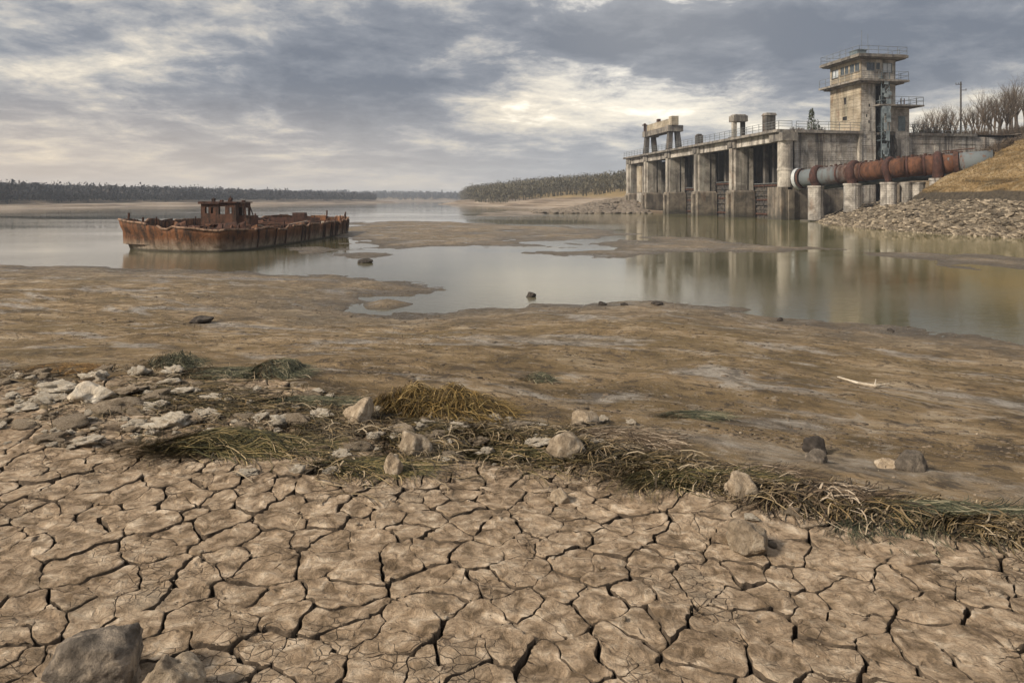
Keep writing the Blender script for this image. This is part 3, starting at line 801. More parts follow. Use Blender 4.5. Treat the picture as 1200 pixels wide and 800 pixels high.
heap('seaweed_heap', 630, 448, 34, .2, 9, 260, M['weed_dark'], 'small grey bundle of sticks alone on the open mud', .1, (.06, .16), seed=16, spread=1.6, z=1.2, arcs=1.)
heap('seaweed_heap', 810, 494, 70, .1, 4, 260, M['weed_dark'], 'thin dark weed streak on the open mud right of the middle', -.1, (.1, .24), seed=17, spread=.4, z=1.2)

# litter strewn along the whole line: nobody could count it
band = [(-40, 440), (60, 450), (150, 465), (250, 478), (350, 500), (430, 520), (520, 515), (620, 515), (720, 535), (820, 555), (920, 580), (1020, 592), (1110, 605), (1200, 622), (1280, 640)]
lit = MB(); r = random.Random(77)
for k in range(15000):
    q = r.random() * (len(band) - 1.001); a = int(q); f = q - a
    px = band[a][0] + (band[a + 1][0] - band[a][0]) * f; py = band[a][1] + (band[a + 1][1] - band[a][1]) * f
    wband = (60 if px < 430 else 34 if px < 700 else 17)
    py += r.gauss(0, .5) * wband; px += r.uniform(-30, 30)
    if py < 425 or (px < 330 and py > 445 and r.random() < .6): continue
    if float(vn(np.array([px / 34.]), np.array([py / 13.]), 8)[0]) < -.08: continue
    x, y = gp(px, py, 1.5); z = surf(x, y) + .004
    ln = r.uniform(.03, .22); a = r.gauss(-.15, .5) + (math.pi if r.random() < .5 else 0); w = r.uniform(.0012, .0035); vs = []; c_ = r.uniform(-2, 2); K = 4
    hop = r.random() ** 3 * .05
    for q_ in range(K + 1):
        u = q_ / K; zz = z + hop * math.sin(math.pi * u) + .006
        vs += [(x - math.sin(a) * -w, y - math.cos(a) * w, zz), (x + math.sin(a) * -w, y + math.cos(a) * w, zz + w)]
        x += math.cos(a) * ln / K; y += math.sin(a) * ln / K; a += c_ / K
    lit.add(vs, [(2 * j, 2 * j + 1, 2 * j + 3, 2 * j + 2) for j in range(K)])
tag(lit.build('shore_litter', strandmat('shore_litter_strands', [(0, (.03, .022, .014)), (.4, (.09, .065, .035)), (.7, (.17, .12, .06)), (1, (.36, .29, .2))])), kind='stuff')
# long weed strands lying along the line
lit = MB(); r = random.Random(78)
for k in range(13000):
    q = (4.6 + r.random() * (len(band) - 1.001 - 5.4)) if k % 4 else 2 + 3 * r.random(); a = int(q); f = q - a
    px = band[a][0] + (band[a + 1][0] - band[a][0]) * f + r.uniform(-30, 30); py = band[a][1] + (band[a + 1][1] - band[a][1]) * f
    py += r.gauss(0, .5) * (30 if px < 560 else 18 if px < 760 else 10)
    if float(vn(np.array([px / 60.]), np.array([py / 16.]), 18)[0]) < -.12: continue
    x, y = gp(px, py, 1.5); ln = r.uniform(.08, .34); a = r.gauss(-.22, .38) + (math.pi if r.random() < .5 else 0); w = r.uniform(.0011, .0026); vs = []; c_ = r.uniform(-1.6, 1.6); K = 5
    hop = r.random() ** 2 * .028
    for q_ in range(K + 1):
        u = q_ / K; zz = surf(x, y) + .006 + .014 * ((k * 7919 % 97) / 97) + hop * math.sin(math.pi * u)
        vs += [(x + math.sin(a) * w, y - math.cos(a) * w, zz), (x - math.sin(a) * w, y + math.cos(a) * w, zz + w)]
        x += math.cos(a) * ln / K; y += math.sin(a) * ln / K; a += c_ / K
    lit.add(vs, [(2 * j, 2 * j + 1, 2 * j + 3, 2 * j + 2) for j in range(K)])
tag(lit.build('washed_up_weed', strandmat('washed_up_strands', [(0, (.016, .012, .007)), (.4, (.05, .038, .016)), (.75, (.085, .064, .024)), (.93, (.17, .11, .045)), (1, (.34, .26, .15))])), kind='stuff')
# matted dirt patches beneath
def dirt_sheet():
    xs = np.linspace(-5.2, 3.2, 520); t = np.linspace(0, 1, 90)
    bx = np.array([gp(a, b, 1.5) for a, b in band])
    o = np.argsort(bx[:, 0]); bx = bx[o]
    yc = np.interp(xs, bx[:, 0], bx[:, 1]); hw = np.interp(xs, [-4, -1.2, 0, 1.2, 3], [1.0, .55, .42, .26, .2])
    X, T = np.meshgrid(xs, t, indexing='ij'); Y = yc[:, None] + (T - .5) * 2 * hw[:, None]
    s = sdist(X, Y, plate_poly)
    base = np.where(s > .03, 1.5 + fbm(X / 1.3, Y / 1.3, 27, 3) * .05, H(X, Y))
    n = fbm(X / .22, Y / .10, 301, 5, .6)
    edge = 1 - np.abs(T - .5) * 2
    Z = base + n * .10 + .012 * edge - .050 - .05 * (1 - sstep(0, .35, edge)) + fbm(X / .03, Y / .03, 303, 3) * .01
    o = gridmesh('weed_litter_mat', X, Y, Z, M['mat_dirt']); tag(o, kind='stuff')
dirt_sheet()
cl = MB(); r = random.Random(5); cv2, cf2 = rock_verts(9, 1, .4, 0, 3)
N_ = 11000; cy0 = 4.6 + 15 * np.array([r.random() for _ in range(N_)]) ** 1.5; cx0 = np.array([r.uniform(-.85, .85) for _ in range(N_)]) * cy0
cz0 = H(cx0, cy0); pt_ = sdist(cx0, cy0, plate_poly); nn_ = fbm(cx0 / 1.5, cy0 / .6, 500, 3)
for x, y, z, p_, q_ in zip(cx0, cy0, cz0, pt_, nn_):
    if p_ > -.1 or z < .03 or q_ < .0: continue
    s_ = r.uniform(.003, .009) * (1 + y * .10) * (2.4 if r.random() < .06 else 1)
    cl.add(cv2 * np.array([s_ * r.uniform(1.2, 3), s_, s_ * .5]) + np.array([x, y, z]), cf2)
tag(cl.build('mud_clods', M['clod'], None, True), kind='stuff')
# pale crooked driftwood stick on the mud
r0 = gp(1020, 450, .95); zz = surf(*r0)
br = empty('driftwood', (r0[0], r0[1], zz), 'thin bleached white branch lying on the open mud at right', 'driftwood')
m_ = MB(); sc = r0[1] / FPX
m_.tube([(r0[0] - 26 * sc, r0[1] + .25, zz + .05), (r0[0] - 12 * sc, r0[1] + .05, zz + .035), (r0[0] + 4 * sc, r0[1] - .02, zz + .02), (r0[0] + 24 * sc, r0[1] + .03, zz + .03)], [.006, .014, .016, .008], 6)
m_.tube([(r0[0] + 4 * sc, r0[1] - .02, zz + .02), (r0[0] + 12 * sc, r0[1] + .1, zz + .06)], [.010, .004], 5)
m_.build('stick', M['rock_white'], br)

# ------------------------------------------------------------------ the dam
TH = math.atan(.17)
DO = (40.2, 102.0)
def Dm(u, v, z):
    c, s_ = math.cos(TH), math.sin(TH)
    return (DO[0] - s_ * u + c * v, DO[1] + c * u + s_ * v, z)
DZ = 13.5
dam = empty('dam', (34, 130, 0), 'long weathered concrete dam with dark gate bays standing in the river', 'dam')
def part(name, mat, parent, *boxes, F=Dm, smooth=False, kind=None):
    m_ = MB()
    for b in boxes: m_.box(F, *b[:6], t=b[6] if len(b) > 6 else None)
    return m_.build(name, mat, parent, smooth, kind)
pier_u = [1.5, 15.0, 29.0, 43.0, 56.0, 67.5]
# piers
for k, u in enumerate(pier_u):
    if k == 0: continue
    h = 1.15
    p = part('pier', M['conc'], dam,
             (u - h, u + h, 0.0, 2.15, 4.6, 11.7), (u - .3, u + .3, 2.15, 3.4, 4.6, 11.7), (u - h * .45, u + h * .45, -.35, .0, 4.6, 11.7), F=Dm)
    part('pier_base', M['conc_base'], p, (u - h - .35, u + h + .35, -.5, 3.4, -.8, 4.3), (u - .5, u + .5, -.95, -.5, -.8, 4.0), (u - h - .25, u + h + .25, -.4, 3.35, 4.3, 4.6, (.15, .1)))
    part('pier_cap', M['conc_slab'], p, (u - h - .2, u + h + .2, -.3, 2.4, 11.7, 13.05), (u - .6, u + .6, -.55, -.3, 11.9, 12.8))
    part('gate_guide', M['conc'], p, (u - h + .1, u - .303, 2.5, 3.3, 4.6, 11.7), (u + .303, u + h - .1, 2.5, 3.3, 4.6, 11.7))
# deck: slab segments and beams between the piers
edges = [-1.2] + pier_u[1:]
for a, b in zip(pier_u[:-1], pier_u[1:]):
    part('deck_beam', M['conc_panel'], dam, (a + 1.36, b - 1.36, .1, .9, 11.75, 13.03))
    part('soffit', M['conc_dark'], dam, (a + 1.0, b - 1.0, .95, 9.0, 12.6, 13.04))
ue = pier_u[-1] + 2.2
for j, (a, b) in enumerate(zip([-.2, 15, 29, 43, 56], [15, 29, 43, 56, ue])):
    part('deck_slab', M['conc_slab'], dam, (a + .02, b - .02, -.75, 9.0, 13.05, 13.5), (a + .02, b - .02, -.82, -.75, 13.1, 13.42))
# far end block with its recessed panel
fe = part('end_block', M['conc'], dam, (pier_u[-1] + 1.1, ue, .0, 9, -.8, 13.0), (61.2, 65.3, 1.2, 9, -.8, 11.7))
part('recess_panel', M['conc_tan'], fe, (61.6, 64.7, 1.0, 1.196, 4.8, 11.0))
# bays: gates, back columns, back wall
for k, (a, b) in enumerate(zip(pier_u[:-1], pier_u[1:])):
    if k == 4:
        continue
    a0, b0 = a + .35, b - .35
    top = [5.6, 6.2, 5.4, 4.0][k]
    gt = part('gate', M['gate'], dam, (a0 - .7, b0 + .7, 3.75, 4.0, -.6, top))
    n = 7
    for q in range(n):
        z0 = .5 + q * (top - .9) / (n - 1)
        part('gate_beam', M['gate'] if q % 3 else M['rust_dark'], gt, (a0 + .1, b0 - .1, 3.6 if q % 2 else 3.5, 3.747, z0, z0 + .26))
    for uu in np.linspace(a0 + .3, b0 - .5, 5):
        part('gate_rib', M['gate'], gt, (uu, uu + .2, 3.62, 3.747, -.2, top - .05))
    part('gate_walk', M['steel'], gt, (a0, b0, 3.5, 4.8, top + .003, top + .12))
    r = random.Random(k)
    for q, uu in enumerate(np.linspace(a0 + .8, b0 - .8, 5)):
        w = r.uniform(.35, .8)
        part('back_column', M['conc_dark'], dam, (uu - w * .6, uu + w * .6, 5.2, 5.9, top - 1, 12.55))  # shade inside the bays put into the columns' darker concrete
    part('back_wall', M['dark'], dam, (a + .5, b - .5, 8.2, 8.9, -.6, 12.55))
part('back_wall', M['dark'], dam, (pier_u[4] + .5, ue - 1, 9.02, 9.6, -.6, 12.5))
# fallen broken struts in the second and third bay
m_ = MB(); m_.tube([Dm(33, 5.9, 5.9), Dm(36.5, 5.2, 11.5)], .16, 6); m_.tube([Dm(22, 5.9, 6.3), Dm(19.5, 5.5, 10.8)], .13, 6)
m_.build('broken_strut', M['rust_dark'], dam)
# nearest pier: round column on a stepped base
p = MB(); cx_, cy_, _ = Dm(.2, .75, 0)
p.tube([Dm(.3, .85, 4.9), Dm(.3, .85, 7.4)], 1.12, 20); p.tube([Dm(.3, .85, 7.4), Dm(.3, .85, 7.7)], [1.2, 1.12], 20); p.tube([Dm(.3, .85, 7.7), Dm(.3, .85, 11.75)], 1.08, 20)
cp = p.build('round_column', M['conc'], dam, False)
part('pier_base', M['conc_base'], cp, (-.9, 2.9, -.5, .55, -.8, 4.9), (-1.1, 2.9, .6, 1.5, -.8, 4.5), (-.7, 2.8, 1.5, 2.6, -.8, 4.85))
part('pier_cap', M['conc_slab'], cp, (-1.0, 2.7, -.4, 2.1, 11.75, 13.04))
part('side_fillet', M['dark'], cp, (.9, 2.6, .9, 2.15, 4.9, 11.74))
# abutment wall of separate cast panels, facing the camera
core = part('abutment_core', M['conc_dark'], dam, (.35, 1.4, 2.2, 13.2, -.8, 12.95), (1.4, 9, 8.0, 13.2, -.8, 12.95), (1.5, 9, 13.2, 15.6, -.8, 13.0), (1.2, 9, 19.2, 60, -.8, 12.95))
rows = [4.6, 6.0, 7.4, 8.9, 10.3, 11.7, 12.95]
rr_ = random.Random(5)
for a, b in [(2.25, 6.0), (6.0, 9.2), (9.2, 12.7)]:
    for z0, z1 in zip(rows[:-1], rows[1:]):
        q = rr_.uniform(0, .07)
        part('concrete_panel', M['conc_panel'], core, (.16 - q, .347, a + .025, b - .025, z0 + .02, z1 - .02))
part('pilaster', M['conc'], core, (-.35, .34, 12.75, 13.2, -.8, 13.0)); part('gap_shade', M['dark'], core, (.2, .34, 1.6, 2.2, 4.9, 12.9))  # dark box beside the round column paints in the shade of a gap
lw = part('lower_wall', M['conc_base'], dam, (-.75, .30, 2.65, 6.6, -.8, 4.55))
part('lower_wall', M['conc_dark'], dam, (.0, .3, 6.7, 13, -.8, 4.55))
for a, b in [(6.75, 8.9), (8.95, 11.1), (11.15, 13.0)]:
    part('concrete_panel', M['conc_base'], lw, (-.12, -.003, a, b, -.5, 4.5))
part('edge_slab', M['conc_slab'], dam, (-.55, 9, 2.12, 13.15, 13.0, 13.42))
# wall running right into the hillside
rw = part('right_wall_core', M['conc_dark'], dam, (.9, 1.196, 19.3, 60, -.8, 12.9))
for j in range(9):
    a = 19.35 + j * 3.6
    for z0, z1 in zip(rows[1:-1], rows[2:]):
        q = rr_.uniform(0, .07)
        part('concrete_panel', M['conc_panel'], rw, (.7 - q, .897, a + .025, a + 3.575, z0 + .02, z1 - .02))
part('edge_slab', M['conc_slab'], dam, (.35, 9, 19.2, 34, 12.96, 13.38))

def rail(name, F, path, z, h, sp, parent, mat, rails=(.35, .7, 1.0), r0=.035):
    m_ = MB()
    for (a0, b0), (a1, b1) in zip(path[:-1], path[1:]):
        L = math.hypot(a1 - a0, b1 - b0); n = max(1, round(L / sp))
        for k in range(n + 1):
            t = k / n; p = (a0 + (a1 - a0) * t, b0 + (b1 - b0) * t)
            m_.tube([F(p[0], p[1], z - .02), F(p[0], p[1], z + h)], r0 * 1.2, 5)
        for q in rails:
            m_.tube([F(a0, b0, z + h * q), F(a1, b1, z + h * q)], r0, 5)
    return m_.build(name, mat, parent)
rail('handrail', Dm, [(ue - .1, -.55), (-.3, -.55), (-.3, 1.6)], 13.5, 1.25, 1.9, dam, M['steel'])
rail('handrail', Dm, [(-.3, 2.3), (-.3, 13.0)], 13.42, 1.3, 1.8, dam, M['steel'])
rail('handrail', Dm, [(.5, 19.5), (.5, 33)], 13.38, 1.3, 1.6, dam, M['steel'])

# hoist gantry on the far piers
gy = empty('hoist_gantry', Dm(49.5, 1, 13.5), 'concrete hoist gantry of two splayed frames with a double beam on the far dam piers', 'gantry')
for u in (43.0, 56.5):
    for s_, (v0, v1) in ((0, (-.3, .75)), (1, (1.9, 2.95))):
        lean = .32 if s_ == 0 else -.32
        m_ = MB(); q = []
        for (du, dv, z) in [(-.6, v0, 13.5), (.6, v0, 13.5), (.6, v1, 13.5), (-.6, v1, 13.5)]: q.append(Dm(u + du, dv, z))
        for (du, dv, z) in [(-.5, v0 + lean, 17.4), (.5, v0 + lean, 17.4), (.5, v1 + lean - .15, 17.4), (-.5, v1 + lean - .15, 17.4)]: q.append(Dm(u + du, dv, z))
        m_.add(q, [(0, 3, 2, 1), (4, 5, 6, 7), (0, 1, 5, 4), (1, 2, 6, 5), (2, 3, 7, 6), (3, 0, 4, 7)])
        m_.build('leg', M['conc_dark'], gy)
    part('cap_beam', M['conc_slab'], gy, (u - .75, u + .75, -.35, 3.1, 17.4, 18.7))
part('lower_beam', M['conc_slab'], gy, (43.8, 55.7, .1, .9, 17.5, 18.6))
part('lower_beam', M['conc_dark'], gy, (43.8, 55.7, 1.9, 2.6, 17.5, 18.6))
part('upper_beam', M['conc_tan'], gy, (42.6, 57.0, .5, 1.5, 18.75, 20.2), (41.9, 43.6, .4, 1.9, 18.72, 20.6))
part('hoist_bracket', M['rust_dark'], gy, (56.6, 56.9, -.2, .3, 18.72, 20.6), (56.3, 57.2, -.5, .5, 20.1, 20.3), (50, 51, .6, 1.2, 20.21, 20.9))
# portal, stubs
pt = empty('concrete_portal', Dm(15, 1, 13.5), 'narrow concrete portal of two legs with a heavy cap on the fourth dam pier', 'portal')
part('leg', M['conc'], pt, (14.7, 15.3, .0, .7, 13.752, 16.3)); part('leg', M['conc_dark'], pt, (14.7, 15.3, 1.6, 2.25, 13.752, 16.3))
part('cap_beam', M['conc_slab'], pt, (14.1, 15.9, -.15, 2.4, 16.3, 17.3, (.0, .0)), (14.2, 15.8, -.05, 2.3, 17.3, 17.55, (.2, .2)))
part('foot', M['conc_slab'], pt, (14.0, 16.0, -.25, 2.5, 13.503, 13.75))
sb_ = empty('pillar_stub', Dm(29, 1, 13.5), 'short squat concrete pillar stub on the deck left of the portal', 'pillar')
part('shaft', M['conc_dark'], sb_, (28.4, 29.6, -.1, 1.05, 13.5, 15.3), (28.5, 29.5, .0, .9, 15.3, 15.55, (.1, .1)))
sb_ = empty('pillar_stub', Dm(4.6, 1, 13.5), 'square concrete pillar stub with broken top on the deck near the railing bend', 'pillar')
part('shaft', M['conc_dark'], sb_, (4, 5.3, .0, 1.5, 13.5, 16.1)); part('broken_cap', M['conc_slab'], sb_, (3.85, 5.4, -.15, 1.7, 16.1, 16.5, (.15, .2)))

# ------------------------------------------------------------------ control tower
tw = empty('control_tower', Dm(3.7, 16, 0), 'tall concrete control tower with glazed top room and railed galleries on the dam', 'tower')
U0, U1, V0, V1 = -.02, 7.4, 13.2, 19.15
sh = part('tower_shaft', M['conc_dark'], tw, (U0 + .15, U1 - .15, V0 + .15, 15.7, .0, 24.45), (U0 + 1.6, U1 - .15, 15.7, 17.4, 0, 21.0), (U0 + .15, U1 - .15, 17.4, V1 - .15, 0, 24.45), (U0 + .15, U1 - .15, 15.7, 17.4, 21.0, 24.45))
lifts = [13.45, 15.4, 17.3, 19.2, 20.85]
def face_left(z0, z1, holes, mat):      # panels on the -v face, cut round openings (u0,u1,z0,z1)
    segs = [(U0, U1, z0, z1)]
    for (a, b, c, d) in holes:
        out = []
        for (p, q, r_, s_) in segs:
            if b <= p or a >= q or d <= r_ or c >= s_: out.append((p, q, r_, s_)); continue
            if a > p: out.append((p, a, r_, s_))
            if b < q: out.append((b, q, r_, s_))
            if c > r_: out.append((max(p, a), min(q, b), r_, c))
            if d < s_: out.append((max(p, a), min(q, b), d, s_))
        segs = out
    return segs
small = [(3.4, 4.0, 18.0, 19.1), (3.2, 4.3, 15.5, 16.1)]
for z0, z1 in zip(lifts[:-1], lifts[1:]):
    m_ = MB()
    for (a, b, c, d) in face_left(z0 + .015, z1 - .015, small, None): m_.box(Dm, a, b, V0, V0 + .148, c, d)
    m_.build('concrete_panel', M['conc_tan'], sh)
    part('concrete_panel', M['conc_panel'], sh, (U0, U0 + .148, V0 + .152, 15.7, z0 + .015, z1 - .015))
    part('concrete_panel', M['conc_panel'], sh, (U0, U0 + .148, 17.4, V1, z0 + .015, z1 - .015))
for z0, z1 in zip([.5, 2.6, 4.6, 6.8, 9.0, 11.2], [2.6, 4.6, 6.8, 9.0, 11.2, 13.4]):
    part('concrete_panel', M['conc_panel'], sh, (-.25, .1, 13.25, 15.6, z0 + .015, z1 - .015))
part('broken_hole', M['dark'], sh, (U0 + .1, U0 + .152, 14.5, 14.8, 17.2, 17.6)); 
for (v, z) in [(14.55, 17.2), (14.1, 15.6), (14.5, 14.7), (18.2, 15.2)]:
    part('broken_hole', M['dark'], sh, (U0 - .004, U0 + .1, v, v + .22, z, z + .45))
for (a, b, c, d) in small: part('window_recess', M['dark'], sh, (a, b, V0 + .1, V0 + .149, c, d))
# top room: walls pierced by real windows
Z0, Z1 = 21.25, 24.6
wl = [(.3, 1.3, 22.7, 24.0), (1.5, 2.5, 22.7, 24.0), (2.9, 3.7, 22.7, 24.0), (3.9, 4.8, 22.7, 24.0), (5.3, 6.9, 22.6, 23.9)]
m_ = MB()
for (a, b, c, d) in face_left(Z0, Z1, wl, None): m_.box(Dm, a, b, V0, V0 + .148, c, d)
m_.build('room_wall', M['conc_tan'], sh)
m_ = MB(); fr = [(14.2, 15.6, 22.7, 24.0), (15.85, 16.5, 22.95, 24.0), (17.0, 18.6, 22.5, 24.0)]
segs = [(V0 + .15, V1)]; prev = V0 + .152
for (a, b, c, d) in fr:
    m_.box(Dm, U0, U0 + .148, prev, a, Z0, Z1); m_.box(Dm, U0, U0 + .148, a, b, Z0, c); m_.box(Dm, U0, U0 + .148, a, b, d, Z1); prev = b
m_.box(Dm, U0, U0 + .148, prev, V1, Z0, Z1)
m_.build('room_wall', M['conc_panel'], sh)
m_ = MB()
for k, (a, b, c, d) in enumerate(wl):
    w = part('window', M['paleglass'] if k == 4 else M['glass'], tw, (a, b, V0 + .10, V0 + .13, c, d))
    part('window_frame', M['blue_steel'], w, (a, a + .08, V0 + .04, V0 + .097, c, d), (b - .08, b, V0 + .04, V0 + .097, c, d), (a + .08, b - .08, V0 + .04, V0 + .097, c, c + .08), (a + .08, b - .08, V0 + .04, V0 + .097, d - .08, d),
         ((a + b) / 2 - .03, (a + b) / 2 + .03, V0 + .05, V0 + .096, c + .08, d - .08))
    part('window_sill', M['conc_slab'], w, (a - .1, b + .1, V0 - .10, V0 - .002, c - .12, c))
for k, (a, b, c, d) in enumerate(fr):
    w = part('window', M['paleglass'] if k == 2 else M['glass'], tw, (U0 + .10, U0 + .13, a, b, c, d))
    part('window_frame', M['blue_steel'], w, (U0 + .03, U0 + .097, a, a + .09, c, d), (U0 + .03, U0 + .097, b - .09, b, c, d), (U0 + .03, U0 + .097, a + .09, b - .09, c, c + .09), (U0 + .03, U0 + .097, a + .09, b - .09, d - .09, d),
         (U0 + .05, U0 + .096, (a + b) / 2 - .03, (a + b) / 2 + .03, c + .09, d - .09))
part('roof_slab', M['conc_slab'], tw, (-1.25, 8.5, V0 - 1.2, V1 + 1.25, 24.62, 25.0), (-1.0, 8.2, V0 - .9, V1 + .95, 24.45, 24.617), (-1.1, 8.3, V0 - 1.05, V1 + 1.1, 25.0, 25.12))
part('gallery_slab', M['conc_slab'], tw, (-1.35, 8.6, V0 - 1.3, V1 + 1.35, 20.95, 21.25), (-.9, 8.1, V0 - .7, V1 + .8, 20.7, 20.947))
rail('roof_rail', Dm, [(8.3, V0 - 1.05), (-1.1, V0 - 1.05), (-1.1, V1 + 1.1), (8.3, V1 + 1.1), (8.3, V0 - 1.05)], 25.12, 1.15, 1.7, tw, M['steel'], (.5, 1.), .03)
rail('gallery_rail', Dm, [(8.5, V0 - 1.2), (-1.25, V0 - 1.2), (-1.25, V1 + 1.25), (8.5, V1 + 1.25)], 21.25, 1.25, 1.6, tw, M['steel'], (.5, 1.), .03)
part('roof_hatch', M['blue_steel'], tw, (1.2, 3.0, V0 + .3, V0 + 1.9, 25.12, 26.1), (1.1, 3.1, V0 + .2, V0 + 2.0, 26.1, 26.2))
m_ = MB(); m_.tube([Dm(2.3, V0 + 1.9, 25.1), Dm(2.3, V0 + 1.9, 29.5)], .03, 5); m_.build('antenna', M['steel'], tw)
m_ = MB(); m_.tube([Dm(1.8, V0 + 2.6, 25.1), Dm(1.8, V0 + 2.6, 28.8)], .025, 5); m_.build('antenna', M['steel'], tw)
m_ = MB(); m_.tube([Dm(5, V0 + .2, 25.1), Dm(5, V0 + .2, 27.2)], .02, 5); m_.build('antenna', M['steel'], tw)
# annex with its own railed landing
ax = part('annex', M['conc_panel'], tw, (.4, 6.8, V1 + .01, 21.9, 0, 17.2), (.2, .397, V1 + .2, 21.7, 0, 16.8), (.2, .397, V1 + .2, 21.7, 16.9, 17.2))
part('annex_slab', M['conc_slab'], ax, (-1.3, 7.2, 15.4, 19.14, 17.25, 17.5), (-1.3, 7.2, 19.16, 23.1, 17.25, 17.5))
rail('annex_rail', Dm, [(-1.2, 15.5), (-1.2, 23.0), (7, 23.0)], 17.5, 1.2, 1.3, tw, M['steel'], (.5, 1.), .035)
m_ = MB(); 
for v in (20.1, 20.7): m_.tube([Dm(.0, v, 18.6), Dm(.0, v, 17.5)], .07, 5)
m_.build('rusted_post', M['rust'], tw)
part('annex_door', M['blue_steel'], tw, (.15, .198, 19.8, 21.0, 13.6, 15.9))
# caged steel stair in the slot between shaft and annex
sc_ = bpy.data.objects.new('stair_tower', None); COL.objects.link(sc_); sc_.parent = tw; sc_.location = (0, 0, 0)
m_ = MB()
for v in (15.85, 17.2):
    for u in (-1.15, .25): m_.box(Dm, u, u + .1, v, v + .1, 5, 22.3)
m_.build('stair_frame', M['blue_steel'], sc_)
m_ = MB()
for k, z in enumerate(np.arange(6, 22, 2.0)):
    if k % 3 == 0: m_.box(Dm, -1.2, .4, 15.8, 17.3, z, z + .08)
    a, b = (15.9, 17.2) if k % 2 == 0 else (17.2, 15.9)
    for q in range(8):
        v = a + (b - a) * q / 8; m_.box(Dm, -.95, -.1, min(v, v + .2), max(v, v + .2), z + .08 + q * .24, z + .12 + q * .24)
    m_.tube([Dm(-1.0, a, z + .1), Dm(-1.0, b, z + 2.0)], .07, 4); m_.tube([Dm(-1.0, a, z + 1.0), Dm(-1.0, b, z + 2.9)], .04, 4)
m_.build('stair_flight', M['blue_steel'], sc_)
m_ = MB(); r = random.Random(3)
for k in range(14):
    z = r.uniform(6, 21); v = r.uniform(15.9, 16.8); m_.box(Dm, -1.25, -1.2, v, v + r.uniform(.3, .9), z, z + r.uniform(.4, 1.6))
m_.build('torn_cladding', simple('torn_cladding', (.10, .13, .145), (.30, .34, .35), 1.2, .6), sc_, False, 'stuff')
part('slot_wall', M['dark'], tw, (1.35, 1.45, 15.7, 17.4, 13.5, 20.9))
# broken conduits hanging below the landing
m_ = MB()
for k in range(7):
    v = 16.2 + r.uniform(0, 3); m_.tube([Dm(-.1, v, 13.2), Dm(-.3, v + r.uniform(-.4, .4), 11.), Dm(-.15, v + r.uniform(-.6, .6), 9 + r.uniform(-1, 1))], .09, 5)
m_.box(Dm, -.6, .0, 15.8, 18.4, 12.9, 13.25); m_.box(Dm, -.4, .1, 17.5, 18.2, 9.0, 9.6)
m_.build('broken_conduit', M['gate'], tw)
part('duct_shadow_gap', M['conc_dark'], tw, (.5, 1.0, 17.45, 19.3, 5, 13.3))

# ------------------------------------------------------------------ the pipeline
pa, pb, pc = Vector((41.9, 98.0, 6.05)), Vector((49.1, 85.5, 7.05)), Vector((56.6, 80.2, 7.6))
pl = empty('pipeline', (48, 88, 0), 'huge rusty red steel pipeline climbing from the dam into the grass bank', 'pipeline')
def ppt(t):
    if t < .5: return pa.lerp(pb, t * 2)
    return pb.lerp(pc, (t - .5) * 2)
PR = 1.22
n_seg = 9; ts = [0, .09, .2, .32, .43, .52, .62, .72, .80, 1.0]
for k, (a, b) in enumerate(zip(ts[:-1], ts[1:])):
    m_ = MB(); e = .0015
    pts = [ppt(a + e), ppt((a + b) / 2), ppt(b - e)]
    m_.tube(pts, PR * (1 + (.0 if k % 2 else .012)), 40); m_.build('pipe_section', M['pipe'], pl, True)
def hoop(t, w, rr0, mat, name='pipe_collar'):
    m_ = MB(); c = ppt(t); d = (ppt(min(t + .01, 1)) - ppt(max(t - .01, 0))).normalized()
    m_.tube([c - d * w / 2, c + d * w / 2], rr0, 40); return m_.build(name, mat, pl)
for t in ts[1:-1]: hoop(t, .22, PR + .10, M['saddle'])
hoop(.80, .5, PR + .26, M['rust_dark'])
# end flange on the dam side with a thick pale ring behind
d0 = (pb - pa).normalized()
m_ = MB(); N = 40
def ring(c, r_in, r_out, w, name, mat):
    m_ = MB(); a = d0.cross(Vector((0, 0, 1))).normalized(); b = d0.cross(a); vs = []
    for q, (rad, off) in enumerate([(r_out, -w / 2), (r_out, w / 2), (r_in, w / 2), (r_in, -w / 2)]):
        for k in range(N):
            t = 2 * math.pi * k / N; vs.append(c + d0 * off + a * math.cos(t) * rad + b * math.sin(t) * rad)
    fs = [(q * N + k, q * N + (k + 1) % N, ((q + 1) % 4) * N + (k + 1) % N, ((q + 1) % 4) * N + k) for q in range(4) for k in range(N)]
    m_.add([tuple(v) for v in vs], fs); return m_.build(name, mat, pl)
ring(pa - d0 * .25, PR * .9, PR + .22, .3, 'end_flange', M['rust_dark'])
ring(pa - d0 * .75, PR * .9, PR + .34, .5, 'end_flange', simple('pale_painted_flange', (.30, .32, .33), (.48, .49, .48), 2., .6))
m_ = MB(); m_.tube([pa - d0 * .9, Vector((42.6, 102.8, 6.05))], PR * .8, 24); m_.build('wall_sleeve', M['conc_dark'], pl)
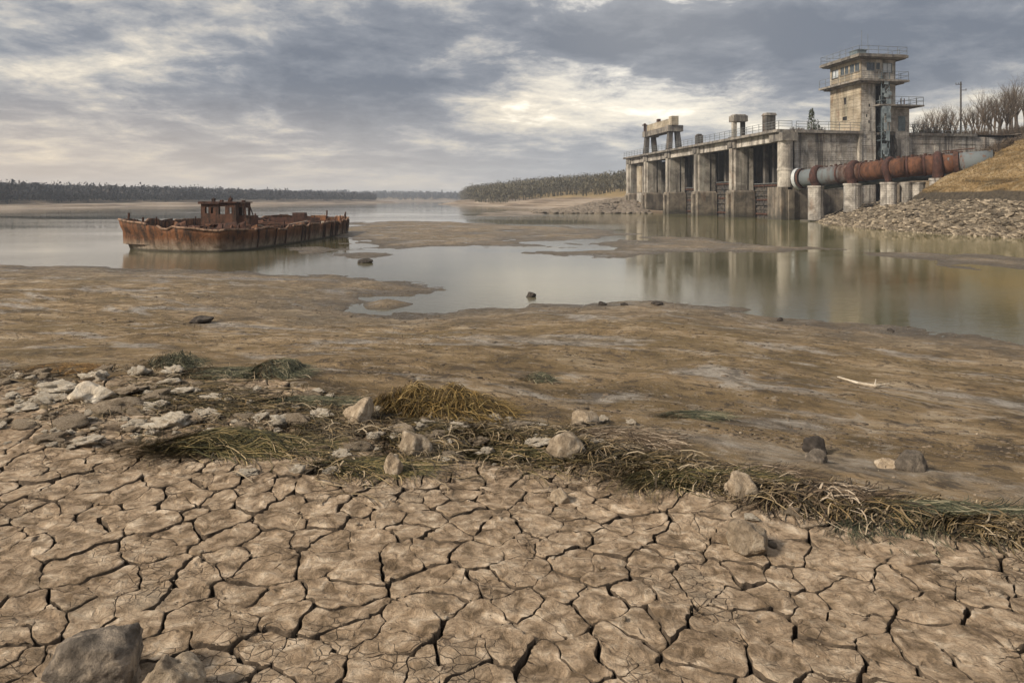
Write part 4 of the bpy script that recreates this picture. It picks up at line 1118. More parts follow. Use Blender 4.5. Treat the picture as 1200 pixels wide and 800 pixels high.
# saddles hugging the pipe and running down to the piers
def saddle(t, wide, pz, foot_r, label=None):
    c = ppt(t); d = (ppt(t + .02) - ppt(t - .02)).normalized(); side = d.cross(Vector((0, 0, 1))).normalized()
    if side.y > 0: side = -side       # towards the water and the camera
    if side.x > 0: side = -side
    upv = side.cross(d); 
    if upv.z < 0: upv = -upv
    m_ = MB(); pts = []
    for k in range(12):
        a = R(128 - k * 14)                       # from beyond the top round to the near side
        pts.append(c + (side * math.cos(a) + upv * math.sin(a)) * (PR + .06))
    foot = c + side * (PR + .05); 
    pts2 = [p for p in pts if True]
    low = c + side * (PR * .55) ; 
    pts2.append(Vector((low.x, low.y, pz + .4))); pts2.append(Vector((low.x, low.y, pz)))
    rad = [wide * (.55 + .5 * k / (len(pts2) - 1)) for k in range(len(pts2))]
    m_.tube(pts2, rad, 14, flat=.42 if False else 1.0)
    m_.build('pipe_saddle', M['saddle'], pl, True)
    return low
def ppier(x, y, zt, r_, name='pipe_pier', zb=-1.2):
    m_ = MB(); m_.tube([(x, y, zb), (x, y, zt - .25)], r_, 18); m_.tube([(x, y, zt - .25), (x, y, zt)], r_ * 1.08, 18)
    return m_.build(name, M['conc_panel'], pl, False)
for t, w, zt, r_ in [(.085, .62, 4.95, 1.05), (.275, .66, 5.15, 1.1), (.445, .42, 5.2, .95), (.70, .62, 5.6, .95)]:
    lo = saddle(t, w, zt, r_); ppier(lo.x, lo.y, zt, r_)
    if t == .085:
        m_ = MB(); m_.box(lambda a, b, c: (a, b, c), lo.x - 1.6, lo.x + 1.5, lo.y - 1.6, lo.y + 1.5, -1, .18); m_.build('pier_footing', M['conc_base'], pl)
for t, zt in [(.545, 5.2), (.62, 5.2)]:
    c = ppt(t); ppier(c.x + .1, c.y + 1.4, zt, .72)
# thinner dark pipe running behind and railing on top
m_ = MB(); m_.tube([pa + Vector((1.5, 1.5, -1.3)), pb + Vector((2.2, 2, -1.2)), pc + Vector((2.5, 2, -1.6))], .45, 16)
m_.build('lower_pipe', M['blue_steel'], pl, True)
m_ = MB()
for k in range(30):
    c = ppt(.1 + .75 * k / 30) + Vector((0, 0, PR + .04)); m_.box(I, c.x - .12, c.x + .12, c.y - .2, c.y + .2, c.z - .02, c.z + .12 + .12 * (k % 3 == 0))
m_.tube([ppt(.72) + Vector((0, 0, PR + .35)), ppt(.9) + Vector((0, 0, PR + .4))], .07, 6)
m_.build('pipe_top_bracket', M['rust_dark'], pl, False, 'stuff')

# ------------------------------------------------------------------ right bank
shoreE = [(50, 106), (45, 101), (41.6, 92), (39.2, 85.7), (36.6, 72.7), (36.6, 65), (37.6, 60), (39.6, 52.7), (43, 40), (50, 24)]
def E(x, y):
    j = fbm(x / 4, y / 4, 401, 4) * .9
    d = polyline_dist(x, y, shoreE)
    poly = shoreE + [(200, 24), (200, 106)]
    d = np.where(inside(x, y, poly), d, -d) + j
    z = np.interp(d, [-20, 0, 5, 9.2, 10.0, 14, 22, 27, 60, 120], [-7, 0, 2.0, 2.85, 3.9, 6.1, 10.0, 11.2, 12.6, 14])
    # the spur ends: trench for the pipeline behind it
    yc = 82 + np.clip((x - 52) * .08, -1, 2)
    drop = np.clip((y - yc) * .55, 0, 12)
    zt = np.maximum(z - drop, np.minimum(z, 2.2 + (x - 50) * .08))
    back = 9.7 - np.clip(y - 82, 0, 40) * .13 + sstep(69, 82, x) * np.clip(y - 82, 0, 40) * .28
    k = sstep(54.6, 62, x)
    zz = zt * (1 - k) + np.maximum(np.minimum(z, 14), back) * k
    return zz + fbm(x / 1.7, y / 1.7, 402, 4) * .28 * sstep(0, 3, d) + fbm(x / .5, y / .5, 403, 3) * .08
bx = np.linspace(33, 125, 300); by = np.concatenate([np.linspace(20, 48, 40)[:-1], np.linspace(48, 107.5, 230)])
BX, BY = np.meshgrid(bx, by, indexing='ij')
tag(gridmesh('grass_bank', BX, BY, E(BX, BY), M['bank']), kind='structure')
# plateau behind the wall and beyond
def Pz(x, y): return 13.25 + np.clip((x - 78) * .10, 0, 9) + fbm(x / 9, y / 9, 405, 4) * .8 * sstep(70, 84, x) - np.clip((108 - y) * .4, 0, 3)
px_ = np.linspace(58, 420, 200); py_ = np.linspace(108.5, 420, 160)
PX, PY = np.meshgrid(px_, py_, indexing='ij'); PX = PX + (PY - 108.5) * .17 * 0
tag(gridmesh('hillside', PX, PY, Pz(PX, PY), M['bank']), kind='structure')

rip = tag(bpy.data.objects.new('riprap', None), kind='structure'); COL.objects.link(rip); rip.location = (42, 70, 0)
rpro = []
for k in range(9):
    V, F = rock_verts(500 + k * 13, 2, .3, 0, 7); V = V / np.abs(V).max(0)
    me = bpy.data.meshes.new('stone'); me.from_pydata(V.tolist(), [], F); me.materials.append(M['riprap']); rpro.append((me, V, F))
r = random.Random(21); cand = []
while len(cand) < 17000:
    y = r.uniform(44, 103); x = r.uniform(35, 66); cand.append((x, y))
cx_ = np.array([c[0] for c in cand]); cy_ = np.array([c[1] for c in cand]); cz_ = E(cx_, cy_)
items = []
for x, y, z in zip(cx_, cy_, cz_):
    if z < -.15 or z > 2.95: continue
    s_ = r.uniform(.09, .28) * (1.6 if r.random() < .10 else 1); s_ *= (1.15 if z < .8 else .95)
    infr = abs(x / y) < .77
    items.append((s_ / y * (1 if infr else .001), x, y, z, s_))
items.sort(reverse=True); big = MB()
for k, (_, x, y, z, s_) in enumerate(items):
    me, V, F = rpro[k % 9]; rz = r.uniform(-.6, .6) + 1.3; sc3 = (s_ * r.uniform(1., 1.7), s_ * r.uniform(.7, 1.1), s_ * r.uniform(.38, .7))
    if k < 298:
        o = bpy.data.objects.new('stone', me); COL.objects.link(o); o.parent = rip; o.location = Vector((x, y, z + s_ * .12)) - rip.location
        o.scale = sc3; o.rotation_euler = (r.uniform(-.45, .45), r.uniform(-.5, .3), rz)
    else:
        a, b = rot(V[:, 0] * sc3[0], V[:, 1] * sc3[1], rz); big.add(np.stack([a + x, b + y, V[:, 2] * sc3[2] + z + s_ * .05], 1), F)
big.build('stone', M['riprap'], rip, False, 'stuff')
# rocks of the bank left of the dam
m_ = MB(); k = 0
xs = np.array([r.uniform(5, 30) for _ in range(1500)]); ys = np.array([r.uniform(146, 178) for _ in range(1500)]); zs = H(xs, ys)
for x, y, z in zip(xs, ys, zs):
    if z < -.1 or z > 3.2: continue
    me, V, F = rpro[k % 9]; k += 1; s_ = r.uniform(.3, .75)
    m_.add(V * np.array([s_ * 1.3, s_, s_ * .7]) + np.array([x, y, z + .1]), F)
tag(m_.build('shore_rocks', M['rock_grey']), kind='stuff')
# dry grass tufts
m_ = MB()
tx = np.array([r.uniform(44, 80) for _ in range(15000)]); ty = np.array([r.uniform(50, 100) for _ in range(15000)]); tz = E(tx, ty)
for x, y, z in zip(tx, ty, tz):
    if z < 3.7 or abs(x / y) > .85: continue
    for q in range(3):
        a = r.uniform(0, 6.28); h = r.uniform(.10, .26); w = .03
        m_.add([(x - w * math.cos(a), y - w * math.sin(a), z - .03), (x + w * math.cos(a), y + w * math.sin(a), z - .03), (x + r.uniform(-.2, .1), y + r.uniform(-.15, .15), z + h)], [(0, 1, 2)])
tag(m_.build('dry_grass', M['drygrass']), kind='stuff')

# ------------------------------------------------------------------ trees
def branch(mb, p, d, ln, rad, lev, r, tips, spread=.5, maxlev=5):
    K = 3; pts = [p.copy()]; rs = [rad]; q = p.copy(); dd = d.copy()
    for k in range(K):
        dd = (dd + Vector((r.gauss(0, .13), r.gauss(0, .13), r.gauss(.05, .10)))).normalized(); q = q + dd * ln / K
        pts.append(q.copy()); rs.append(rad * (1 - .4 * (k + 1) / K))
    mb.tube(pts, rs, 5 if lev < 2 else 3, cap=False)
    if lev >= maxlev: return
    n = r.choice((2, 3, 3)) if lev else r.choice((3, 4))
    for k in range(n):
        t = r.uniform(.45, 1) if k else 1.0
        idx = min(K, int(t * K)); base = pts[idx]
        a = r.uniform(0, 6.28); s_ = spread * r.uniform(.5, 1.25)
        nd = (dd + Vector((math.cos(a) * s_, math.sin(a) * s_, r.uniform(-.05, .35)))).normalized()
        branch(mb, base, nd, ln * r.uniform(.58, .8), rs[idx] * .68, lev + 1, r, tips, spread, maxlev)
def bare_tree(x, y, z, h, seed, label, group='bare trees behind the dam wall', maxlev=5):
    r = random.Random(seed); root = empty('bare_tree', (x, y, z), label, 'tree', group)
    t = MB(); c = MB(); h *= 1.25; p = Vector((x, y, z - .3)); d = Vector((r.gauss(0, .06), r.gauss(0, .06), 1)).normalized()
    th = h * r.uniform(.22, .34); top = p + d * (th + .3)
    t.tube([p, p + d * th * .5, top], [h * .022, h * .018, h * .015], 7); t.build('trunk', M['bark'], root)
    for k in range(r.choice((4, 5, 6))):
        a = r.uniform(0, 6.28); s_ = r.uniform(.12, .6)
        branch(c, top - d * r.uniform(0, th * .3), (d + Vector((math.cos(a) * s_, math.sin(a) * s_, .2))).normalized(), h * r.uniform(.24, .34), h * .013, 1, r, None, .5, maxlev)
    c.build('crown', M['twig'], root); return root
tree_px = [(1070, 146, 1), (1073, 140, 2), (1080, 141, 2), (1088, 133, 0), (1097, 128, 1), (1112, 133, 0), (1142, 131, 2), (1149, 124, 1), (1162, 122, 2), (1169, 116, 1), (1183, 112, 2), (1190, 110, 0), (1076, 143, 0), (1084, 136, 1), (1093, 130, 0), (1101, 134, 2), (1107, 131, 0), (1115, 128, 1), (1121, 131, 2), (1131, 130, 0), (1138, 127, 1), (1146, 128, 0), (1152, 120, 2), (1158, 115, 0),
           (1165, 118, 1), (1172, 112, 0), (1180, 104, 2), (1186, 107, 0), (1193, 101, 1), (1201, 103, 0), (1209, 98, 2), (1218, 100, 1)]
ORD = ('first second third fourth fifth sixth seventh eighth ninth tenth eleventh twelfth thirteenth fourteenth fifteenth sixteenth seventeenth eighteenth nineteenth '
       'twentieth twenty-first twenty-second twenty-third twenty-fourth twenty-fifth twenty-sixth twenty-seventh twenty-eighth twenty-ninth thirtieth thirty-first thirty-second thirty-third').split()
tree_px.sort()
for k, (px, top, kk) in enumerate(tree_px):
    Y = 116 + (k * 37 % 17); x = (px - 600) / FPX * Y; z = float(Pz(np.array([x]), np.array([Y]))[0]); h = CAMZ + (HOR - top) / FPX * Y - z
    kinds = ['bare spreading', 'bare slender', 'bare broad crowned'][kk]
    lb = kinds + ' winter tree, %s from the left in the row behind the dam wall' % ORD[k]
    bare_tree(x, Y, z, h, 900 + k, lb, maxlev=5)
# undergrowth along the crest and right-hand slope
def brush(name, spots, mat, kind, h0=1.0, n=26, seed=2, sz=.12, label=None, cat=None):
    r = random.Random(seed); m_ = MB()
    for (x, y, z, h) in spots:
        for k in range(n):
            a = r.uniform(0, 6.28); s_ = r.uniform(0, .5) * h; t = r.uniform(.5, 1.) * h
            p0 = (x + r.uniform(-.3, .3) * h, y + r.uniform(-.3, .3) * h, z - .1); p1 = (p0[0] + math.cos(a) * s_, p0[1] + math.sin(a) * s_, z + t)
            w = sz * .25
            m_.add([(p0[0] - w, p0[1], p0[2]), (p0[0] + w, p0[1], p0[2]), p1], [(0, 1, 2)])
            q = sz * r.uniform(.5, 1.6); f = r.uniform(.4, 1.)
            c_ = [p0[j] + (p1[j] - p0[j]) * f for j in range(3)]
            m_.add([(c_[0] + r.uniform(-q, q), c_[1] + r.uniform(-q, q), c_[2] + r.uniform(-q, q)) for _ in range(3)], [(0, 1, 2)])
    o = m_.build(name, mat); 
    return tag(o, label, cat, kind=kind)
r = random.Random(8); sp_ = []
for k in range(230):
    x = r.uniform(66, 102); y = r.uniform(111, 118); sp_.append((x, y, float(Pz(np.array([x]), np.array([y]))[0]), r.uniform(.8, 2.2)))
for k in range(16):
    x = r.uniform(56.2, 58.6); y = r.uniform(79.6, 81.5); sp_.append((x, y, float(E(np.array([x]), np.array([y]))[0]), r.uniform(.5, 1.1)))
for k in range(300):
    x = r.uniform(72, 92); y = r.uniform(92, 107); sp_.append((x, y, float(E(np.array([x]), np.array([y]))[0]), r.uniform(.6, 1.8)))
brush('undergrowth', sp_, M['twig'], 'stuff', n=34)
# sapling and bush on the deck left of the tower
xs_, ys_, _ = Dm(4, 7.3, 0)
sp_ = [(xs_ + r.uniform(-2.6, 2.8), ys_ + r.uniform(0, 1), 13.45, r.uniform(.5, 1.5)) for _ in range(22)]
brush('deck_bush', sp_, M['twig'], None, n=30, seed=5, label='low dead bush growing on the dam deck left of the tower', cat='bush')
xs_, ys_, _ = Dm(4, 7.6, 0)
sap = empty('sapling', (xs_, ys_, 13.45), 'small dark evergreen sapling standing on the dam deck left of the tower', 'sapling')
m_ = MB(); m_.tube([(xs_, ys_, 13.4), (xs_ + .1, ys_, 17.3)], [.10, .03], 6); m_.build('trunk', M['bark'], sap)
m_ = MB()
for k in range(420):
    t = r.random(); z = 14.0 + 3.2 * t; rad = (.75 - .45 * t) * (0.4 + .6 * r.random()); a = r.uniform(0, 6.28); off = .55 if t < .45 and r.random() < .5 else 0
    c_ = Vector((xs_ + off * 1.4 + math.cos(a) * rad, ys_ + math.sin(a) * rad, z)); q = .16
    m_.add([tuple(c_ + Vector((r.uniform(-q, q), r.uniform(-q, q), r.uniform(-q, q) * 1.5))) for _ in range(3)], [(0, 1, 2)])
m_.build('crown', M['evergreen'], sap)

# utility pole
Y = 118; x = (1126 - 600) / FPX * Y; z = float(Pz(np.array([x]), np.array([Y]))[0]); top = CAMZ + (HOR - 96) / FPX * Y
po = empty('utility_pole', (x, Y, z), 'dark wooden utility pole standing among the bare trees behind the wall', 'utility pole')
m_ = MB(); m_.tube([(x, Y, z - .5), (x, Y, top)], [.17, .11], 8); m_.build('pole', M['wood_pole'], po)
m_ = MB(); m_.box(I, x - .9, x + .2, Y - .06, Y + .06, top - .5, top - .4); m_.box(I, x, x + 1., Y - .05, Y + .05, top - 1.5, top - 1.4); m_.build('crossarm', M['wood_pole'], po)
m_ = MB(); m_.tube([(x - .85, Y, top - .4), (x - .85, Y, top - .15)], .06, 6); m_.tube([(x - .4, Y, top - .4), (x - .4, Y, top - .15)], .06, 6); m_.tube([(x + .9, Y, top - 1.4), (x + .9, Y, top - 1.15)], .06, 6)
m_.build('insulator', M['steel'], po)

# ------------------------------------------------------------------ woods on the far banks (read as one mass)
def wood(name, spots, mat, seed, nleaf, leaf, label=None):
    r = random.Random(seed); V = []; F = []; k = 0
    for (x, y, z, h, w) in spots:
        V += [(x - .03 * h, y, z - .5), (x + .03 * h, y, z - .5), (x, y, z + h * .55)]; F.append((k, k + 1, k + 2)); k += 3
        for _ in range(nleaf):
            a = r.uniform(0, 6.28); e = r.uniform(-1, 1); q = r.random() ** .4
            cx = x + math.cos(a) * w * q * math.sqrt(1 - e * e); cy = y + math.sin(a) * w * q * math.sqrt(1 - e * e); cz = z + h * (.56 + .44 * e * q)
            s_ = leaf * r.uniform(.5, 1.4)
            for _2 in range(3): V.append((cx + r.uniform(-s_, s_), cy + r.uniform(-s_, s_), cz + r.uniform(-s_, s_) * 1.3))
            F.append((k, k + 1, k + 2)); k += 3
    m_ = MB(); m_.add(V, F); o = m_.build(name, mat); tag(o, kind='stuff'); return o
r = random.Random(31)
def scatter(n, gen, poly, dmin, dmax, hf, dfar=None):
    P = np.array([gen() for _ in range(n)]); s = sdist(P[:, 0], P[:, 1], poly); z = H(P[:, 0], P[:, 1]); out = []
    for (x, y), d, zz in zip(P, s, z):
        if (dmin if y < 320 or dfar is None else dfar) < d < dmax and zz > 1.2: out.append((x, y, zz, hf(x, y), 0))
    return out
def along(poly_pts, off0, off1, nx, ny):
    def f():
        k = r.randrange(len(poly_pts) - 1); t = r.random(); (x0, y0), (x1, y1) = poly_pts[k], poly_pts[k + 1]
        o = off0 + (off1 - off0) * r.random() ** 1.5
        return (x0 + (x1 - x0) * t + nx * o, y0 + (y1 - y0) * t + ny * o)
    return f
sp_ = []
segL = [gp(-300, 250), gp(-80, 247.2), gp(0, 246), gp(60, 244.8), gp(100, 243.6), gp(150, 242.6), gp(200, 241.6), gp(250, 241), gp(300, 240.4), gp(350, 239.7), gp(400, 239), gp(435, 238.3), gp(470, 237.8), (-160, 900)]
for s_ in scatter(3200, along(segL, 30, 150, -.55, .83), left_poly, 24, 400, lambda x, y: r.uniform(5.4, 7.0) * (1 + .25 * (r.random() < .04))):
    sp_.append(s_[:4] + (s_[3] * .55,))
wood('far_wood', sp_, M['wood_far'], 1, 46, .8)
segH = [gp(739, 250), gp(700, 250.5), gp(660, 250), gp(646, 249), gp(620, 244), gp(590, 243), gp(560, 241), gp(530, 240), gp(546, 237)]
sp_ = []
for s_ in scatter(2600, along([(30, 175), (12, 185), (8, 215), (-4, 270), (-16, 330), (-30, 430), (-42, 560), (-62, 760), (-70, 900)], 4, 90, .95, .3), head_poly, 36, 400, lambda x, y: r.uniform(7.0, 9.6) * (1 + .35 * sstep(300, 700, y)), 6):
    sp_.append(s_[:4] + (s_[3] * .38,))
wood('headland_wood', sp_, M['wood_mid'], 2, 95, .45)
sp_ = [(x, y, z, h, h * .5) for (x, y, z, h, _) in scatter(900, lambda: (r.uniform(-400, 260), r.uniform(1020, 1300)), far_poly, 10, 900, lambda x, y: r.uniform(8, 12))]
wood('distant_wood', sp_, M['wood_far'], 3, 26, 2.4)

# ------------------------------------------------------------------ the wreck
bt = empty('wrecked_barge', (-18, 48, 0), 'rusted derelict barge aground with a ruined wheelhouse and broken hold', 'barge')
# plan of the rim: x, y, rim height ; waterline inset
plan = [(-23.6, 41.0, 1.72), (-21.2, 39.7, 1.52), (-18.6, 38.9, 1.30), (-16.6, 39.0, 1.20), (-15.6, 40.6, 1.18), (-15.2, 44, 1.20), (-14.8, 48, 1.18), (-14.5, 53, 1.18), (-14.3, 57, 1.22), (-14.5, 60.5, 1.32),
        (-16.0, 62.6, 1.45), (-18.3, 62.8, 1.50), (-20.6, 60.5, 1.55), (-22.2, 56, 1.55), (-22.9, 51, 1.55), (-23.6, 46, 1.60)]
def resample(pl, n):
    P = np.array(pl); Q = np.vstack([P, P[0]]); L = np.concatenate([[0], np.cumsum(np.hypot(*(np.diff(Q[:, :2], axis=0).T)))])
    t = np.linspace(0, L[-1], n, endpoint=False)
    return np.stack([np.interp(t, L, Q[:, j]) for j in range(3)], 1)
N = 150
RP = resample(plan, N)
cen = np.array([-18.8, 50.5])
dirn = RP[:, :2] - cen; 
nrm = np.stack([np.roll(RP[:, 1], -1) - np.roll(RP[:, 1], 1), -(np.roll(RP[:, 0], -1) - np.roll(RP[:, 0], 1))], 1); nrm /= np.hypot(*nrm.T)[:, None]   # outward (ccw)
sgn = np.sign((nrm * dirn).sum(1)); nrm *= sgn[:, None]
tt = np.arange(N)
dent = fbm(tt / 9., tt * 0., 601, 4) * .16
rimj = fbm(tt / 3., tt * 0., 602, 3) * .10 - .16 * (_h(tt // 2, tt // 2, 7) > .86)
def ringv(off, z): return np.stack([RP[:, 0] + nrm[:, 0] * off, RP[:, 1] + nrm[:, 1] * off, z], 1)
zr = RP[:, 2] + rimj
bowk = np.exp(-((RP[:, 0] + 23.6) ** 2 + (RP[:, 1] - 41) ** 2) / 6.)
lv = [ringv(-.22 * np.ones(N) - .42 * bowk, np.full(N, -.6)), ringv(-.14 + dent * .5 - .38 * bowk, np.full(N, .03)), ringv(-.04 + dent - .18 * bowk, zr * .45), ringv(.02 + dent * .8, zr * .8), ringv(.05 + dent * .3, zr),
      ringv(-.10 + dent * .3, zr + .01), ringv(-.16 + dent * .3, zr * .7), ringv(-.2 + dent * .2, np.full(N, .35))]
hb = MB(); fs = []
for q in range(len(lv) - 1):
    for k in range(N): fs.append((q * N + k, q * N + (k + 1) % N, (q + 1) * N + (k + 1) % N, (q + 1) * N + k))
hb.add(np.concatenate(lv), fs); hull = hb.build('hull', M['hull'], bt, True)
# gunwale strip, with breaks
m_ = MB()
k = 0; r = random.Random(4)
while k < N:
    n = r.randint(5, 16)
    pts = [tuple(ringv(.05 + dent * .3, zr + .05)[q % N]) for q in range(k, min(k + n, N + 1))]
    if len(pts) > 1: m_.tube(pts, .07, 6)
    k += n + (1 if r.random() < .5 else 0)
m_.build('gunwale', rustmat('bleached_rim', (.24, .15, .10), (.06, .035, .025), (.42, .36, .29), sc=2.5), bt)
# vertical straps on the plating and frames inside
rv = ringv(.07 + dent, zr); rb = ringv(-.04 + dent * .5, zr * 0 + .1)
for k in [q for q in range(26, 118) if _h(np.array([q]), np.array([1]), 4)[0] > .62]:
    m_ = MB(); a = rb[k]; b = rv[k]; m_.tube([tuple(a), tuple((a + b) / 2 + np.array([nrm[k, 0] * .02, nrm[k, 1] * .02, 0])), tuple(b - np.array([0, 0, .05]))], .045, 4); m_.build('hull_strap', M['rust_dark'], bt)
for k in range(2, N, 3):
    m_ = MB(); a = ringv(-.28, zr * 0 + .3)[k]; b = ringv(-.26, zr + 2 * rimj + .08 + .22 * (_h(tt, tt, 9) > .7))[k]
    m_.tube([tuple(a), tuple(b)], .05 + .02 * (k % 2), 4); m_.build('frame_rib', M['rust_dark'], bt)
# raised far bulwark plates with openings
for k in range(92, 148, 3):
    if k % 9 in (0, 3): continue
    a = ringv(-.02, zr)[k]; b = ringv(-.02, zr)[min(k + 3, N - 1)]; h = .10 + .22 * float(vn(np.array([k / 3.]), np.array([0.]), 5)[0])
    m_ = MB(); m_.add([tuple(a), tuple(b), (b[0], b[1], b[2] + h), (a[0], a[1], a[2] + h), (a[0] + .05, a[1] - .05, a[2]), (b[0] + .05, b[1] - .05, b[2]), (b[0] + .05, b[1] - .05, b[2] + h), (a[0] + .05, a[1] - .05, a[2] + h)],
           [(0, 1, 2, 3), (7, 6, 5, 4), (3, 2, 6, 7), (0, 3, 7, 4), (1, 5, 6, 2)]); m_.build('bulwark_plate', M['rust'], bt)
for k in (78, 86, 2):
    p = ringv(-.1, zr)[k]; m_ = MB(); m_.tube([(p[0], p[1], p[2] - .1), (p[0] + .03, p[1], p[2] + .55)], .07, 6); m_.build('bollard', M['rust_dark'], bt)
# decks: foredeck, side decks and the open hold
Fb = lambda a, b, c: (a, b, c)
def deckpoly(name, pts, z, mat, th=.06):
    m_ = MB(); n = len(pts); z2 = [z + .04 * math.sin(3 * p[0] + p[1]) for p in pts]
    m_.add([(p[0], p[1], zz) for p, zz in zip(pts, z2)] + [(p[0], p[1], zz - th) for p, zz in zip(pts, z2)],
           [tuple(range(n)), tuple(range(2 * n - 1, n - 1, -1))] + [(k, (k + 1) % n, n + (k + 1) % n, n + k) for k in range(n)])
    return m_.build(name, mat, bt)
deckpoly('foredeck', [(-23.1, 41.3), (-21.1, 40.1), (-18.6, 39.3), (-16.9, 39.4), (-16.1, 40.8), (-16.0, 43.5), (-23.2, 44.5)], .86, M['rust'])
deckpoly('side_deck', [(-16.0, 43.6), (-15.5, 44), (-15.1, 48), (-14.9, 53), (-14.7, 57), (-14.9, 60), (-15.8, 60), (-16.2, 50)], .85, M['rust_dark'])
deckpoly('side_deck', [(-23.2, 44.6), (-21.8, 44.6), (-21.4, 50), (-20.6, 56), (-20.8, 59.8), (-21.9, 56), (-22.6, 51), (-23.3, 46)], .95, M['rust'])
deckpoly('aft_deck', [(-14.95, 60.05), (-16.1, 62.2), (-18.2, 62.4), (-20.3, 60.2), (-20.5, 57.4), (-15.5, 57.4)], 1.0, simple('silted_deck', (.12, .09, .065), (.34, .29, .23), 1.2, .9))
deckpoly('hold_floor', [(-15.6, 43), (-15.0, 50), (-15, 59), (-20.5, 59), (-22, 52), (-22.6, 45)], .18, M['dark'])
# coaming of the hold
m_ = MB(); m_.box(Fb, -20.6, -20.45, 47.6, 57.2, .9, 1.45); m_.box(Fb, -16.15, -16.0, 47.6, 57.2, .85, 1.22); m_.box(Fb, -20.45, -16.15, 57.2, 57.35, .95, 1.5); m_.build('hold_coaming', M['rust_dark'], bt)
r = random.Random(9)
for k in range(7):
    y = 48 + k * 1.35; m_ = MB(); m_.tube([(-20.4, y, 1.25 + r.uniform(-.1, .15)), (-18.4 + r.uniform(-.5, .5), y + r.uniform(-.3, .3), .9 + r.uniform(-.4, .35)), (-16.1, y + r.uniform(-.4, .4), 1.12 + r.uniform(-.1, .1))], .06, 5); m_.build('hold_beam', M['rust'], bt)
m_ = MB(); m_.tube([(-19.5, 46.3, 1.95), (-17.8, 46.2, 1.4), (-16.6, 47.5, 1.0), (-16.3, 50, 1.15), (-16.2, 54, 1.3)], .07, 6); m_.build('fallen_pipe', simple('bleached_pipe', (.18, .13, .09), (.38, .31, .24), 3., .8), bt)
for k in range(46):
    x = r.uniform(-22.3, -16.4); y = r.choice((r.uniform(40.6, 44), r.uniform(44, 57))); a = r.uniform(-.7, .7) + (1.5 if r.random() < .3 else 0); L = r.uniform(.4, 1.7)
    m_ = MB(); z0 = .93 + r.uniform(0, .25); z1 = z0 + r.uniform(-.05, .55)
    if r.random() < .5: m_.tube([(x, y, z0), (x + math.cos(a) * L, y + math.sin(a) * L, z1)], r.uniform(.03, .07), 5)
    else: m_.add([(x, y, z0), (x + math.cos(a) * L, y + math.sin(a) * L, z0 + .05), (x + math.cos(a) * L * .9, y + math.sin(a) * L * .9 + .2, z1 + .15), (x + .1, y + .3, z1)], [(0, 1, 2, 3)])
    m_.build('deck_scrap', r.choice((M['rust'], M['rust_dark'], M['rust'], M['hull'])), bt)
m_ = MB(); m_.box(Fb, -20.4, -19.3, 42.2, 43.2, .88, 1.35, (.05, .1)); m_.tube([(-18.6, 42.4, .9), (-18.6, 42.4, 1.45)], .35, 12); m_.tube([(-18.6, 42.4, 1.42), (-18.6, 42.4, 1.5)], .42, 12); m_.build('deck_winch', M['rust'], bt)
m_ = MB(); m_.box(Fb, -18.6, -17.6, 57.8, 58.6, 1.0, 1.9); m_.build('aft_locker', M['rust_dark'], bt)
# wheelhouse: walls with real openings
wh = bpy.data.objects.new('wheelhouse', None); COL.objects.link(wh); wh.parent = bt
A0 = Vector((-20.15, 44.2)); eu = Vector((.995, -.06)).normalized(); ev = Vector((.06, .995)).normalized()
def Wf(a, b, c): p = A0 + eu * a + ev * b; return (p.x + (c - .9) * .0, p.y, c)
WL, WD, zb, ztp = 2.35, 2.1, .86, 2.78
def wall(name, mk, length, holes, z0=zb, z1=ztp, mat=M['hull']):
    m_ = MB(); cuts = sorted(holes); prev = 0
    for (a, b, c, d) in cuts:
        if a > prev: mk(m_, prev, a, z0, z1)
        if c > z0: mk(m_, a, b, z0, c)
        if d < z1: mk(m_, a, b, d, z1)
        prev = b
    if prev < length: mk(m_, prev, length, z0, z1)
    return m_.build(name, mat, wh)
th = .05
wall('front_wall', lambda m, a, b, c, d: m.box(Wf, a, b, 0, th, c, d), WL, [(.28, .50, 2.12, 2.52), (.66, .82, 2.12, 2.5), (1.22, 1.62, 2.05, 2.55), (1.9, 2.1, 2.1, 2.5)], mat=M['rust'])
wall('back_wall', lambda m, a, b, c, d: m.box(Wf, a, b, WD - th, WD, c, d), WL, [(.25, .60, 2.0, 2.55), (.75, 1.05, 2.0, 2.5), (1.8, 2.2, 1.95, 2.5)], mat=M['rust'])
wall('side_wall', lambda m, a, b, c, d: m.box(Wf, 0, th, a + th, min(b + th, WD - th), c, d), WD - 2 * th, [(.6, 1.2, 2.05, 2.5)], mat=M['rust'])
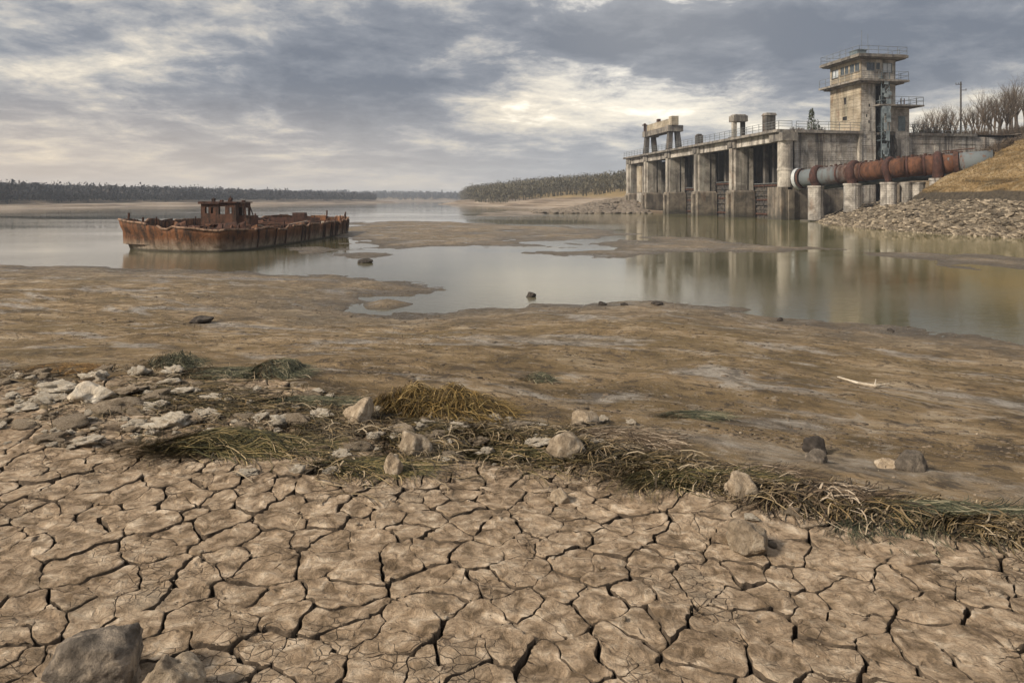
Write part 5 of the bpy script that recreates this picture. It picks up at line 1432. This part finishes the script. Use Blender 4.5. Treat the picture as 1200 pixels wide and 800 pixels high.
wall('side_wall', lambda m, a, b, c, d: m.box(Wf, WL - th, WL, a + th, min(b + th, WD - th), c, d), WD - 2 * th, [(.35, 1.0, 1.95, 2.5), (1.3, 1.8, 1.1, 2.45)], mat=M['rust'])
m_ = MB(); m_.box(Wf, -.12, WL + .1, -.12, WD + .1, 2.785, 2.86); m_.box(Wf, -.12, 1.3, -.14, -.12, 2.72, 2.88); m_.build('wheelhouse_roof', M['rust_dark'], wh)
m_ = MB()
for (a, b, h) in [(.5, .4, .22), (.8, .9, .12), (1.5, .7, .25), (1.65, .3, .12), (2.1, 1.3, .1)]: m_.box(Wf, a, a + .18, b, b + .2, 2.86, 2.86 + h)
m_.tube([Wf(1.55, .8, 2.9), Wf(1.6, .8, 3.25)], .03, 5); m_.tube([Wf(.6, .5, 2.9), Wf(.62, .5, 3.15)], .03, 5); m_.build('roof_fitting', M['rust_dark'], wh)
# lower annex right of the wheelhouse with a leaning frame
wall('companion_wall', lambda m, a, b, c, d: m.box(Wf, WL + .01 + a, WL + .01 + b, .25, .3, c, d), .75, [(.2, .5, 1.15, 1.5)], z1=1.95, mat=M['rust'])
m_ = MB(); m_.box(Wf, WL + .01, WL + .76, .31, 1.6, 1.9, 1.95); m_.box(Wf, WL + .7, WL + .75, .31, 1.6, .86, 1.897); m_.build('companion_roof', M['rust'], wh)
m_ = MB(); m_.tube([Wf(WL + .55, .2, 1.9), Wf(WL + .45, .2, 2.75)], .05, 5); m_.tube([Wf(WL + .7, 1.0, 1.9), Wf(WL + .5, .8, 2.7)], .04, 5); m_.tube([Wf(WL + .1, .2, 2.72), Wf(WL + .55, .2, 2.78)], .05, 5); m_.build('bent_frame', M['rust_dark'], wh)

# ------------------------------------------------------------------ the air
hz = MB(); hz.box(I, -1600, 1600, -30, 3950, -2., 42.)
m, g = newmat('pale_air')
vol = g.n('ShaderNodeVolumePrincipled', i={'Color': (.80, .86, .96, 1), 'Density': .00044, 'Anisotropy': .2})
g.n('ShaderNodeOutputMaterial', i={1: vol.outputs[0]})
tag(hz.build('haze', m), kind='stuff')
